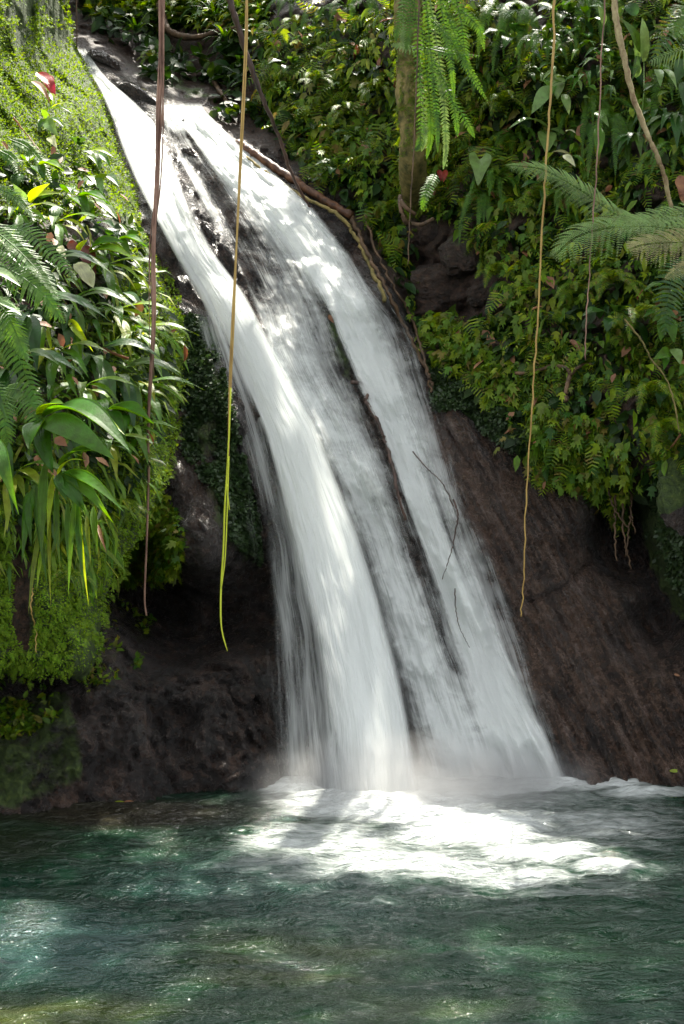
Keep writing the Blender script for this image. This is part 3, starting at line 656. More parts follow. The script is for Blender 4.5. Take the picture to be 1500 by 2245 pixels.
def rosette(name, label, cat, mat, maker, group=None):
    root = empty(name); tag(root, label, cat, group); maker(root, mat); return root
def copy_thing(root):
    r = root.copy(); C.objects.link(r)
    for ch in root.children:
        c = ch.copy(); C.objects.link(c); c.parent = r
        for g in ch.children:
            d = g.copy(); C.objects.link(d); d.parent = c
    return r
def arc(az, el, L, g, n=7):
    """a line leaving the origin at azimuth az from -Y, elevation el, bending down under gravity g"""
    d = Vector((math.sin(az) * math.cos(el), -math.cos(az) * math.cos(el), math.sin(el))); p = Vector((0, 0, 0)); pts = [p.copy()]
    for k in range(n):
        p = p + d * (L / n); pts.append(p.copy()); d = (d + Vector((0, 0, -g / n))).normalized()
    return pts
def mk_sword(nf, L0, L1, W, g, spread=1.2):
    def f(root, mat):
        for k in range(nf):
            az = -spread + 2 * spread * (k + 0.5) / nf + random.uniform(-.15, .15)
            pts = arc(az, random.uniform(-0.2, 0.8), random.uniform(L0, L1), g * random.uniform(0.8, 1.4)); mb = MB()
            d = (pts[1] - pts[0]); N = Vector((0, -0.6, 0.8))
            frond_mb(mb, pts, W * random.uniform(.85, 1.1), N, int(26 + 20 * (L1)), 'simple', 78, 0.3, 0.72, seed=k + int(L0 * 90))
            mb.build('frond', mat, root, False)
    return f
def mk_leafy(nl, L0, L1, wr, shape, g, el=(-0.2, 0.9), pet=0.25, spread=1.4, arch=.1, pleat=0, droopy=0.5, split=0.0):
    def f(root, mat):
        for k in range(nl):
            az = -spread + 2 * spread * (k + 0.5) / nl + random.uniform(-.25, .25); L = random.uniform(L0, L1)
            pts = arc(az, random.uniform(*el), L, g * random.uniform(.7, 1.3), 6); i0 = max(1, int(round(6 * pet))); mb = MB()
            if pet > 0.05: tube_mb(mb, pts[:i0 + 1], 0.003, 5)
            B, T = pts[i0], pts[-1]; leaf_mb(mb, B, T, L * wr, Vector((0, -0.45, 0.9)), shape, arch + 0.1 * random.random(), 0.22, pleat, 0.05, wav=0.03, seed=k, split=split)
            mb.build('leaf', mat, root)
    return f
def mk_stem(nl, H, L, wr, shape='ovate'):
    """upright leafy stem with paired leaves, leaning out"""
    def f(root, mat):
        pts = spline([(0, 0, 0), (0.03, -0.08, H * .5), (0.0, -0.2, H)], 8); mb = MB(); tube_mb(mb, pts, 0.004, 5); mb.build('stem', M['ivy'], root)
        for k in range(nl):
            t = 0.25 + 0.75 * k / max(1, nl - 1); p = pts[min(8, int(t * 8))]; az = k * 2.4 + random.uniform(-.3, .3)
            el = random.uniform(-.1, .5); d = Vector((math.sin(az) * math.cos(el), -math.cos(az) * math.cos(el) * .8 - .15, math.sin(el))); l = L * random.uniform(.7, 1.1)
            mb = MB(); leaf_mb(mb, p + d * 0.02, p + d * l - UP * (0.3 * l), l * wr, Vector((0, -.5, .85)), shape, .14, .2, seed=k, wav=.03)
            mb.build('leaf', mat, root)
    return f

# ------------------------------------------------------------------ carpets nobody could count
def carpet(name, label, s, poly, n, tv, tf, mat, size, off, hang=0.5, holes=None, thr=None, flat=0.0, px_pad=0):
    xs_ = [p[0] for p in poly]; ys_ = [p[1] for p in poly]
    px = RS.uniform(min(xs_), max(xs_), n * 3); py = RS.uniform(min(ys_), max(ys_), n * 3)
    k = inpoly(px, py, poly)
    if holes:
        for h in holes: k &= ~inpoly(px, py, h)
    if thr is not None:
        k &= (fbm(px / thr[1], py / thr[1], thr[2], 3) > thr[0])
    px, py = px[k][:n], py[k][:n]; n = len(px)
    Y = SF[s](px, py); P = world(px, py, Y); N = surf_n(px, py, s)
    nl = fbm(px / 45.0, py / 45.0, 7.7, 2)[:, None]
    offs = RS.uniform(off[0], off[1], n)[:, None] * (1 + 0.8 * np.clip(nl, -1, 1)); P = P + N * offs
    dn = np.array([0, 0, -1.0])
    ax = N * RS.uniform(0.15, 0.9, n)[:, None] + dn * hang + RS.normal(size=(n, 3)) * 0.45
    ax /= np.linalg.norm(ax, axis=1)[:, None]
    nn = N * 0.7 + np.array([0, -0.2, 0.55]) + RS.normal(size=(n, 3)) * 0.35
    nn -= ax * (nn * ax).sum(1)[:, None]; nn /= np.linalg.norm(nn, axis=1)[:, None]
    sd = np.cross(ax, nn); sz = RS.uniform(size[0], size[1], n)[:, None, None] * (Y[:, None, None] / 9.0)
    Mx = np.stack([ax, sd, nn], -1) * sz
    o = scatter_mesh(name, tv, tf, Mx, P, mat); tag(o, label, name.replace('_', ' '), kind='stuff'); return o
T_LOBE = ([(0,0,0),(.18,-.30,.04),(.38,-.50,-.02),(.42,-.2,.05),(.72,-.33,-.02),(.66,-.10,.05),(1,0,-.08),(.66,.10,.05),(.72,.33,-.02),(.42,.2,.05),(.38,.5,-.02),(.18,.30,.04),(.4,0,-.03)],
          [(0,1,12),(1,2,3,12),(3,4,5,12),(5,6,7,12),(7,8,9,12),(9,10,11,12),(11,0,12)])
T_LOBE = ([(x * 1.15 if x > .5 else x, y * (.95 if y > 0 else .72), z * 1.6 - .10 * x * x) for x, y, z in T_LOBE[0]], T_LOBE[1])
T_OVAL = ([(0,0,0),(.3,-.26,.06),(.65,-.22,.04),(1,0,-.1),(.65,.22,.04),(.3,.26,.06),(.4,0,-.02)], [(0,1,6),(1,2,6),(2,3,6),(3,4,6),(4,5,6),(5,0,6)])
def t_sprig(n=7, w=.34):
    v = []; f = []
    for k in range(n):
        t = k / n; h = w * (1 - t ** 1.6) + .03
        for sg in (-1, 1):
            b = len(v); v += [(t, 0, 0), (t + .07, 0, 0), (t + .16, sg * h, -.12 * t), (t + .10, sg * h * .95, -.12 * t)]; f.append((b, b + 1, b + 2, b + 3))
    return v, f
T_SPRIG = t_sprig()
T_BLADE = ([(0,-.03,0),(0,.03,0),(.5,-.055,.08),(.5,.055,.08),(1,0,-.15)], [(0,1,3,2),(2,3,4)])
T_MOSS = ([(0,-.25,0),(0,.25,0),(.6,.3,.12),(1,0,.05),(.6,-.3,.12)], [(0,1,2,3,4)])
BOULDERS = [[(895,480),(1010,480),(1100,600),(1090,690),(1000,720),(900,680)]]
TRUNKZ = [(868,0),(940,0),(940,480),(885,470)]
UR = [(1050,-90),(1700,-90),(1700,430),(1400,470),(1120,440)]
VEGP = [(575,60),(1700,-80),(1700,1050),(1500,1030),(1400,1070),(1370,1110),(1330,1120),(1280,1080),(1190,1010),(1150,985),(1090,890),(960,805),(905,700),(860,600),(815,520),(785,450),(660,370),(590,265)]
carpet('ground_cover', 'small lobed green leaves covering the steep shaded bank right of the fall', 'A', VEGP, 5200, *T_LOBE, M['ivy'], (.028, .10), (.0, .16), 1.2, BOULDERS + [UR], (-.12, 75., 2.2))
carpet('drooping_foliage', 'narrow pointed green leaves drooping between the lobed ones on the right bank', 'A', VEGP, 5600, [(x, y * .75, z - .12 * x * x) for x, y, z in T_OVAL[0]], T_OVAL[1], M['ivy'], (.03, .12), (.0, .15), 1.3, BOULDERS, (-.1, 60., 6.2))
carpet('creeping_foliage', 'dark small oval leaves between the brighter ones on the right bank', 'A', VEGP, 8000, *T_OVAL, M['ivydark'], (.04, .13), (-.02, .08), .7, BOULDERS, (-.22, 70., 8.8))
carpet('hanging_foliage', 'tiny feathery green sprigs hanging on the right bank', 'A', VEGP, 5200, *T_SPRIG, M['ivy'], (.08, .18), (.0, .12), 1.0, BOULDERS, (-.1, 90., 5.2))
carpet('leaf_litter', 'brown and tan dead leaves caught among the green on the right bank', 'A', VEGP, 260, *T_OVAL, M['tan'], (.05, .12), (.05, .16), 1.0, BOULDERS)
carpet('leaf_litter', 'brown dead leaves caught among the plants of the left bank', 'B', [(-100,300),(200,300),(330,560),(380,800),(250,1100),(-100,1100)], 70, *T_OVAL, M['tan'], (.05, .13), (.04, .2), 1.0)
carpet('ground_leaves', 'bright lobed leaves along the lower edge of the right bank above the brown slab', 'A', [(940,700),(1120,770),(1240,900),(1400,960),(1390,1090),(1320,1120),(1240,1060),(1160,990),(1150,900),(1010,815),(930,790)], 1900, *T_LOBE, M['ivy'], (.04, .11), (.04, .16), 1.1)
carpet('moss', 'dark tufted moss between the brown slab and the green bank', 'A', [(930,790),(1010,830),(1100,860),(1190,985),(1180,1010),(1080,960),(1010,900),(955,900)], 7000, *T_MOSS, M['mossdark'], (.015, .035), (0, .03), .5)
TOPL = [(150,-60),(600,-60),(600,300),(520,310),(440,215),(330,180),(260,150),(200,110)]
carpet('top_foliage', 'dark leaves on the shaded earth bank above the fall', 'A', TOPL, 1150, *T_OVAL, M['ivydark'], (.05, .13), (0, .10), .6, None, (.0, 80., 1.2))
carpet('top_ground_cover', 'small lobed leaves at the very top above the fall', 'A', [(150,-60),(600,-60),(600,90),(430,60),(200,40)], 1500, *T_LOBE, M['ivy'], (.05, .11), (0, .12), .6, None)
carpet('wet_moss', 'dark wet moss on the rock left of the white jet', 'A', [(400,690),(450,700),(500,860),(560,1100),(570,1240),(500,1180),(470,1080),(400,1000),(395,860)], 15000, *T_MOSS, M['mossdark'], (.016, .04), (0, .035), .4, None, (-.35, 60., 3.))
carpet('lip_ground_cover', 'small green leaves above the dark hollow left of the fall', 'A', [(270,1040),(380,1080),(420,1180),(410,1240),(300,1250),(240,1290),(250,1150)], 1900, *T_LOBE, M['ivy'], (.04, .08), (.02, .12), .6, None)
carpet('hollow_leaves', 'tiny green leaves scattered in the dark hollow at the left', 'A', [(200,1280),(330,1360),(300,1480),(200,1520),(120,1440)], 520, *T_OVAL, M['ivy'], (.03, .06), (0, .05), .3, None, (.05, 60., 4.))
carpet('shore_moss', 'green moss leaves on the dark rock by the pool at far left', 'A', [(-200,1490),(110,1510),(130,1580),(60,1620),(-200,1600)], 1100, *T_OVAL, M['ivy'], (.035, .075), (0, .06), .3, None, (-.05, 60., 9.))
carpet('boulder_moss', 'dim green moss on the rock at the right edge', 'A', [(1380,1080),(1700,1000),(1700,1350),(1520,1330),(1440,1230)], 6000, *T_MOSS, M['mossdark'], (.018, .04), (0, .02), .4)
BK = [(-800,-100),(140,-100),(165,105),(250,250),(300,420),(345,560),(400,660),(410,780),(392,930),(365,1040),(300,1180),(236,1290),(215,1410),(190,1475),(-800,1475)]
SOILP = [(22,1120),(70,1135),(62,1190),(84,1240),(74,1300),(82,1350),(66,1400),(58,1440),(38,1405),(26,1360),(34,1300),(12,1250),(24,1180)]
carpet('bank_moss', 'bright yellow-green moss cushioning the left bank', 'B', BK, 170000, *T_MOSS, M['moss'], (.009, .022), (0, .035), .3, [SOILP, [(-800,480),(290,480),(230,800),(250,1000),(-800,1150)]])
carpet('bank_tufts', 'short feathery moss fronds on the left bank', 'B', [(-800,700),(400,700),(390,930),(365,1040),(300,1180),(236,1290),(215,1410),(190,1475),(-800,1475)], 11000, *T_SPRIG, M['moss'], (.03, .065), (0, .05), .8, [SOILP])
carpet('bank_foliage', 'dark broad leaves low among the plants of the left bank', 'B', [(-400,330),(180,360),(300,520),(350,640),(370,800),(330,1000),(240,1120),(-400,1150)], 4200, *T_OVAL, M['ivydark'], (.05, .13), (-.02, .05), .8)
carpet('grass', 'long thin drooping blades on the left bank', 'B', [(-400,520),(220,470),(330,600),(390,720),(360,900),(300,1080),(160,1250),(-400,1200)], 1700, *T_BLADE, M['strap'], (.10, .26), (-.03, .06), 1.1)
carpet('hanging_grass', 'yellow-green blades trailing down over the mossy lump at lower left', 'B', [(60,1000),(240,1040),(250,1150),(200,1260),(90,1240),(60,1120)], 170, *T_BLADE, M['strap'], (.15, .32), (.0, .06), 2.2)

# ------------------------------------------------------------------ boulders
def boulder(name, label, cx, cy, Y, rx, ry, rz, seed, moss_=0.0, rot=0.0, mat=None, nsub=48):
    th = np.linspace(0, np.pi, nsub); phv = np.linspace(0, 2 * np.pi, 2 * nsub)
    PH, TH = np.meshgrid(phv, th); x, y, z = np.sin(TH) * np.cos(PH), np.sin(TH) * np.sin(PH), np.cos(TH)
    sx, sy, sz = [np.sign(q) * np.abs(q) ** 0.82 for q in (x, y, z)]
    r = 1 + 0.30 * fbm(x * 1.1 + seed, y * 1.1, z * 1.1, 4) + 0.05 * fbm(x * 5 + seed, y * 5, z * 5, 3)
    V = np.stack([sx * r * rx, sy * r * ry, sz * r * rz], -1); c, s_ = math.cos(rot), math.sin(rot)
    V = np.stack([V[..., 0] * c - V[..., 2] * s_, V[..., 1], V[..., 0] * s_ + V[..., 2] * c], -1)
    o = grid_mesh(name, V, M['rock'], uv=np.stack([PH, TH], -1), attrs={'slab': PH * 0, 'moss': np.full(PH.shape, moss_) * (z > -.2) , 'soil': PH * 0 + (0.5 if 'tan' in label else 0)})
    o.location = at(cx, cy, Y); tag(o, label, 'rock'); return o
def bld(label, cx, cy, rx, ry, seed, m=0., rot=0., emb=0.3, name='boulder', s='A'):
    Y = float(SF[s](cx, cy)[0]); a, b = rx / F * Y, ry / F * Y
    return boulder(name, label, cx, cy, Y + emb * a * 0.3, a, a * 0.8, b, seed, m, rot)
bld('tan squarish boulder at the foot of the fern-hung trunk', 945, 515, 52, 36, 1.3, .15, -.2)
bld('brown boulder right of the tan one under the fern bank', 1020, 560, 52, 44, 2.1, .35)
bld('big dark purplish boulder standing right of the cascade', 965, 632, 68, 56, 3.7, 0.0, .15)
bld('small tan rounded stone touching the dark boulder', 1055, 645, 30, 26, 4.2, .1, .5)
bld('small black wet stone stuck in the thin spray left of the jet', 530, 1522, 26, 18, 5.5, 0, -.5, -.6, 'stone')
bld('round wet black rock poking out of the upper fall', 395, 285, 20, 17, 6.1, 0, .4, -.9, 'rock')
bld('flat wet black rock splitting the upper fall in two', 425, 352, 15, 34, 7.3, 0, .55, -.4, 'rock')
bld('dark wet rock at the lip beside the topmost water', 228, 135, 36, 16, 8.3, 0, -.5, -.2, 'rock')
bld('long dark wet rock below the lip between the two streams', 305, 215, 18, 52, 9.9, 0, .95, -.2, 'rock')
bld('dark purplish rock showing through the thin water', 455, 508, 12, 26, 10.4, 0, .5, -.6, 'rock')
bld('mossy green boulder at the right edge above the dark hollow', 1490, 1090, 50, 75, 11.2, .8, .3)

# ------------------------------------------------------------------ trunk, branches, vines
def px_path(pts, s=None, off=0.0):
    out = []
    for q in pts:
        if len(q) == 3: out.append(at(*q))
        else: out.append(surf(q[0], q[1], s or 'A', off))
    return out
def vine(name, label, cat, pts, rad, mat, n=40, jit=0.006, seed=1, group=None, extra=None):
    rr = random.Random(seed); path = spline(pts, n)
    path = [p + Vector((rr.uniform(-jit, jit), rr.uniform(-jit, jit), 0)) for p in path]
    R_ = [rad[0] + (rad[1] - rad[0]) * i / n for i in range(n + 1)]
    mb = MB(); tube_mb(mb, path, [r * rr.uniform(.85, 1.15) for r in R_], 6)
    o = mb.build(name, mat); tag(o, label, cat, group); return o, path
tr = empty('tree', surf(915, 490)); tag(tr, 'stout mossy tree trunk hung with sword ferns, standing over the tan boulder', 'tree')
def rel(o, root):
    o.parent = root; o.matrix_parent_inverse = Matrix.Translation(-Vector(root.location)); return o
mb = MB(); pth = spline([surf(912,505,'A',.14), surf(905,450,'A',.2), at(905,330,11.25), at(900,220,11.2), at(896,100,11.2), at(898,-60,11.2), at(905,-300,11.2)], 40)
tube_mb(mb, spline(pth, 120), [0.045 + 0.062 * min(1, i / 30) + 0.012 * math.sin(i * .23) + random.uniform(-.006, .006) for i in range(121)], 22)
mb.v = [(x + .012 * float(pn(x * 14, y * 14, z * 9)), y + .03 * float(pn(x * 11, y * 11 + 5, z * 7)), z) for x, y, z in mb.v]; rel(mb.build('trunk', M['trunk']), tr)
for pp, rr_ in (([at(910,470,11.2), at(890,455,11.15), at(880,440,11.2)], .018), ([at(893,490,11.2), at(885,478,11.15), at(878,450,11.2), at(878,430,11.3)], .02), ([at(905,490,11.15), at(925,492,11.05), at(950,480,11.1)], .016)):
    mb = MB(); tube_mb(mb, spline(pp, 10), rr_, 7); rel(mb.build('root', M['rootbark']), tr)
tq = RS.uniform(0, 1, 2600); ta = RS.uniform(-2.2, 2.2, 2600); pq = spline(pth, 120); PQ = np.array([tuple(p) for p in pq])[np.clip((tq * 120).astype(int), 0, 119)]
rq = 0.045 + 0.062 * np.minimum(1, tq * 4) + .004; dq = np.stack([np.sin(ta), -np.cos(ta), ta * 0], -1); keep = fbm(PQ[:, 2] * 5, ta * 1.3, 0.3, 3) > -.05
PQ = (PQ + dq * rq[:, None])[keep]; dq = dq[keep]; nq = len(PQ); axq = dq * .5 + RS.normal(size=(nq, 3)) * .4 + np.array([0, 0, -.7]); axq /= np.linalg.norm(axq, axis=1)[:, None]
nnq = dq - axq * (dq * axq).sum(1)[:, None]; nnq /= np.linalg.norm(nnq, axis=1)[:, None]
mo = scatter_mesh('moss', *T_SPRIG, np.stack([axq, np.cross(axq, nnq), nnq], -1) * RS.uniform(.02, .06, nq)[:, None, None], PQ, M['ivy']); mo['kind'] = 'stuff'; rel(mo, tr)
# hanging vines
hv = empty('hanging_vine', at(355, -60, 8.6)); tag(hv, 'thick brown twisted vine hanging in front of the left of the fall', 'vine')
base = [(358,-80),(352,120),(350,250),(345,420),(335,560),(336,700),(330,830),(325,950),(326,1050),(321,1200),(317,1310),(321,1350)]
for k, (r0, r1, w_, e) in enumerate(((.013,.006,0,12),(.010,.004,5,9),(.008,.003,-5,8),(.006,.002,8,7),(.006,.002,-9,7),(.005,.002,3,8))):
    pts = [at(x + w_ * math.sin(i * 1.3 + k * 2) * (1 if i < 7 else .4), y, 8.6 + .02 * math.sin(i + k)) for i, (x, y) in enumerate(base[:e])]
    mb = MB(); n = 60; tube_mb(mb, spline(pts, n), [r0 + (r1 - r0) * i / n for i in range(n + 1)], 6); rel(mb.build('strand', M['vine']), hv)
hv2 = empty('hanging_vine', at(540, -60, 8.2)); tag(hv2, 'thin two-stranded vine turning from brown to lime yellow, hanging before the white jet', 'vine')
b2 = [(541,-80),(538,90),(527,330),(518,560),(513,700),(506,850),(500,1000)]
for dx in (0, 4):
    mb = MB(); tube_mb(mb, spline([at(x + dx * math.sin(i * 1.1), y, 8.2) for i, (x, y) in enumerate(b2)], 40), .0055, 6); rel(mb.build('upper_strand', M['ochre'], None), hv2)
mb = MB(); tube_mb(mb, spline([at(x, y, 8.2) for x, y in [(506,850),(500,1000),(493,1110),(490,1200),(485,1280),(484,1350),(488,1390),(499,1428)]], 40), [.006] * 30 + [.005] * 8 + [.004, .003, .002], 6); rel(mb.build('lower_strand', M['limevine']), hv2)
mb = MB(); tube_mb(mb, spline([at(x, y, 8.18) for x, y in [(502,1000),(499,1100),(495,1200),(492,1240),(485,1290)]], 20), .004, 6); rel(mb.build('lower_strand', M['limevine']), hv2)
mb = MB(); tube_mb(mb, spline([at(x, y, 8.2) for x, y in [(497,1060),(500,1090),(503,1118)]], 8), .0035, 6); rel(mb.build('lower_strand', M['limevine']), hv2)
vine('hanging_vine', 'long ochre vine hanging down to the middle of the brown slab', 'vine', [at(x, y, 8.4) for x, y in [(1217,-60),(1212,120),(1202,280),(1193,430),(1183,600),(1174,780),(1162,950),(1152,1150),(1147,1290),(1142,1352)]], (.008, .0035), M['ochre'], 60, .006, 3)
vine('hanging_vine', 'thin brown vine hanging in front of the fern-hung trunk', 'vine', [at(x, y, 10.2) for x, y in [(920,-60),(916,100),(910,250),(906,350),(900,450),(897,520),(895,580)]], (.006, .004), M['rootbark'], 40, .003, 4)
vine('hanging_vine', 'thin grey vine crossing the tree fern fronds at the right', 'vine', [at(x, y, 8.3) for x, y in [(1332,-60),(1320,100),(1312,300),(1305,420),(1297,520),(1293,600),(1286,700),(1283,790)]], (.0045, .0035), M['vine'], 50, .004, 5)
vine('hanging_vine', 'very thin vine dangling above the topmost water', 'vine', [at(x, y, 12.6) for x, y in [(168,-60),(168,50),(169,104)]], (.008, .005), M['rootbark'], 14, .002, 6)
vine('branch', 'dark slender branch slanting down onto the cascade from the top', 'branch', [at(495,-60,10.9), at(510,20,10.95), at(545,130,11.1), at(580,225,11.2), at(608,290,11.35), at(635,370,11.5), at(665,430,11.65), at(685,462,11.8)], (.028, .009), M['darkbark'], 50, .006, 7)
vine('branch', 'mottled slim stem slanting down through the plants at upper right', 'branch', [at(1345,-60,9.4), at(1350,30,9.4), at(1365,110,9.4), at(1385,200,9.4), at(1410,270,9.4), at(1440,340,9.4), at(1458,390,9.45), at(1472,460,9.5)], (.024, .015), M['mottled'], 50, .004, 8)
vine('log', 'red-brown fallen log lying along the right rim of the cascade', 'log', [surf(520,312,'A',.12), surf(570,345,'A',.12), surf(640,392,'A',.12), surf(700,432,'A',.12), surf(768,472,'A',.14)], (.042, .034), M['log'], 40, .012, 9)
vine('root', 'yellow-brown knobbly root running beside the fallen log', 'root', [surf(x, y, 'A', .12) for x, y in [(540,345),(590,385),(630,410),(680,440),(740,470),(775,510),(800,560),(825,610),(845,660)]], (.015, .019), M['trunk'], 60, .014, 10)
vine('root', 'brown root bending down from the end of the log', 'root', [surf(x, y, 'A', .1) for x, y in [(768,472),(790,520),(815,575),(850,640),(890,720),(930,800),(950,850)]], (.022, .012), M['rootbark'], 60, .012, 11)
vine('root', 'thin root along the outer rim of the cascade', 'root', [surf(x, y, 'A', .12) for x, y in [(800,470),(830,560),(870,640),(905,700),(930,780),(945,860)]], (.012, .010), M['rootbark'], 50, .014, 12)
vine('root', 'curved root lying across the leaves above the brown slab', 'root', [surf(x, y, 'A', .16) for x, y in [(1090,806),(1130,818),(1170,815),(1210,803),(1238,806),(1250,820),(1243,850),(1242,880)]], (.013, .018), M['rootbark'], 50, .006, 13)
vine('root', 'forked root tip joining the curved root above the slab', 'root', [surf(x, y, 'A', .16) for x, y in [(1250,822),(1265,808),(1280,800),(1300,798)]], (.016, .008), M['rootbark'], 20, .004, 14)
vine('root', 'S-shaped pale root hanging on the shaded earth above the fall', 'root', [surf(x, y, 'A', .12) for x, y in [(465,150),(470,180),(485,205),(500,225)]], (.03, .018), M['rootbark'], 20, .006, 15)
vine('root', 'thick pale root arching across the top beside the brown vine', 'root', [surf(x, y, 'A', .25) for x, y in [(345,-30),(360,50),(385,75),(430,82),(480,68),(520,60)]], (.05, .02), M['rootbark'], 30, .006, 16)
vine('root', 'dark root running down the gap between the two right streams', 'root', [surf(x, y, 'A', .16) for x, y in [(770,838),(795,842),(808,860),(802,878),(815,900),(835,940),(850,985),(862,1030),(872,1080),(890,1140)]], (.016, .012), M['darkbark'], 60, .006, 17)
vine('twig', 'bare dark twig dangling over the right edge of the cascade', 'twig', [surf(x, y, 'A', .35) for x, y in [(995,1095),(1004,1130),(998,1170),(988,1215),(970,1270)]], (.007, .003), M['darkbark'], 30, .004, 18)
vine('twig', 'thin grey twig over the right stream above the dangling twig', 'twig', [surf(x, y, 'A', .3) for x, y in [(905,990),(940,1030),(970,1060),(995,1110)]], (.005, .004), M['darkbark'], 30, .005, 19)
vine('twig', 'hair-thin twig curling over the foot of the right stream', 'twig', [surf(x, y, 'A', .35) for x, y in [(997,1290),(1000,1340),(1010,1380),(1030,1420)]], (.004, .002), M['darkbark'], 24, .003, 20)
vine('stem', 'pale green trailing stem arching down at the right edge', 'stem', [at(x, y, 9.0) for x, y in [(1370,700),(1405,745),(1430,790),(1460,830),(1480,890),(1490,950)]], (.006, .005), M['trunk'], 40, .004, 21)
vine('stick', 'short bare broken stick at the right edge', 'stick', [surf(x, y, 'A', .2) for x, y in [(1460,993),(1478,972),(1492,952)]], (.006, .008), M['tan'], 10, .002, 22)
for k, (x0, y0, x1, y1, lb) in enumerate(((1350,1085,1352,1230,'leftmost thin root trailing into the dark hollow right of the slab'), (1368,1080,1385,1250,'longest reddish root trailing into the dark hollow'), (1385,1060,1372,1220,'root crossing the others over the dark hollow'), (1330,1060,1380,1160,'slanting root entering the dark hollow from the leaves'), (1395,1050,1392,1170,'rightmost hanging root beside the mossy rock'))):
    ym = (y0 + y1) / 2
    vine('root', lb, 'root', [at(x0, y0, 9.9), at((x0 + x1) / 2 + random.uniform(-12, 12), ym, 9.85), at(x1, y1, 9.8)], (.010, .005), M['rootbark'], 24, .008, 30 + k, 'thin roots hanging over the hollow')
vine('root', 'thin pale root dangling on the mossy lump at lower left', 'root', [surf(x, y, 'B', .06) for x, y in [(72,1290),(68,1340),(78,1380),(80,1430)]], (.005, .003), M['ochre'], 24, .005, 40)
vine('twig', 'brown bent twig among the hanging leaves of the left bank', 'twig', [surf(x, y, 'B', .22) for x, y in [(105,635),(130,680),(152,715),(158,745),(150,770)]], (.006, .004), M['tan'], 24, .006, 41)
vine('stem', 'brown dry stem on the mossy top of the left bank', 'stem', [surf(x, y, 'B', .12) for x, y in [(30,258),(55,290),(90,335)]], (.007, .005), M['tan'], 16, .005, 42)

# ------------------------------------------------------------------ plants placed one by one
def put_leaves(name, label, cat, base, leaves, s=None, group=None):
    """leaves: (bx,by,bY, tx,ty,tY, widthpx, shape, mat, opts)"""
    root = empty(name, base); tag(root, label, cat, group); k = 0
    for q in leaves:
        bx_, by_, bY, tx, ty, tY, wpx_, shape, mat, o = q; k += 1
        B, T = at(bx_, by_, bY), at(tx, ty, tY); W = wpx_ / F * (bY + tY) / 2
        N = Vector(o.pop('N', (0.1, -0.6, 0.75))); pet = o.pop('pet', None); nm = o.pop('name', 'leaf')
        mb = MB()
        if pet: tube_mb(mb, spline([at(*pet[0]), at(*pet[1]), B], 8), .0045, 5)
        leaf_mb(mb, B, T, W, N, shape, seed=k, **o); rel(mb.build(nm, M[mat]), root)
    return root
def bY_(x, y, off): return float(surfB(x, y)[0]) - off
def aY_(x, y, off): return float(surfA(x, y)[0]) - off
def LB(bx_, by_, tx, ty, wd, shape, mat, o1=.22, o2=.38, **k):
    y0 = bY_(min(bx_, 380), by_, max(o1, .2)); return (bx_, by_, y0, tx, ty, y0 - (o2 - o1), wd, shape, mat, k)
def LA(bx_, by_, tx, ty, wd, shape, mat, o1=.15, o2=.28, **k):
    y0 = aY_(bx_, by_, o1); return (bx_, by_, y0, tx, ty, y0 - (o2 - o1), wd, shape, mat, k)
def plant(name, label, cat, L, group=None):
    return put_leaves(name, label, cat, at(L[0][0], L[0][1], L[0][2] + .05), L, None, group)
FR = (0.0, -1.0, 0.15); RT = (0.35, -0.75, 0.55)
plant('bromeliad', 'red-leaved plant on the sunny mossy top of the left bank', 'plant', [LB(82,160,122,214,32,'ovate','red',N=(.3,-.7,.4), wav=.08), LB(70,178,112,230,18,'lance','tan'), LB(100,165,118,205,22,'ovate','red'), LB(112,205,120,240,12,'lance','yellow'), LB(108,240,172,232,10,'lance','yellow'), LB(105,238,160,250,12,'lance','strap')])
plant('broadleaf_plant', 'glossy plant with two round pale leaves below the red-leaved one', 'plant', [LB(98,262,128,300,26,'ovate','palegreen',N=FR), LB(102,262,84,288,18,'ovate','gloss',N=FR), LB(110,300,125,325,20,'ovate','cream',N=FR), LB(100,260,90,240,14,'lance','strap'), LB(105,262,140,278,15,'lance','gloss')])
plant('seedling', 'pair of yellow-green glowing leaves near the left edge', 'plant', [LB(60,447,110,402,23,'ovate','yellow',.15,.3,N=(.2,-.9,.2)), LB(62,450,134,424,24,'ovate','yellow',.15,.35,N=(.2,-.8,.5)), LB(58,446,28,402,22,'ovate','palegreen',N=FR), LB(60,450,38,440,20,'lance','gloss')])
plant('broadleaf_plant', 'glossy plant with pale shining leaves high on the right edge of the left bank', 'plant', [LB(195,385,226,425,30,'ovate','palegreen',.12,.3,N=RT), LB(200,395,180,418,26,'ovate','gloss',N=RT), LB(220,385,262,410,24,'ovate','gloss',.12,.3,N=RT), LB(195,440,258,482,30,'ovate','palegreen',.12,.35,N=RT), LB(198,442,180,475,30,'ovate','gloss',N=RT), LB(190,435,206,500,20,'lance','gloss',.1,.2), LB(215,490,252,500,24,'ovate','gloss',.1,.25,N=RT), LB(200,330,250,345,24,'lance','yellow',.1,.2), LB(210,335,245,370,20,'lance','gloss',.1,.2), LB(190,340,215,365,18,'lance','strap')])
plant('dead_leaf', 'curled rust-brown dead leaf behind the pleated palm leaves', 'leaf', [LB(185,540,210,602,34,'ovate','rust',.14,.18,N=FR, wav=.12, name='leaf_blade')])
plant('dead_leaf', 'small rust-brown dead leaf above and left of the bigger one', 'leaf', [LB(150,532,178,556,24,'ovate','rust',.16,.2,N=FR, wav=.12, name='leaf_blade')])
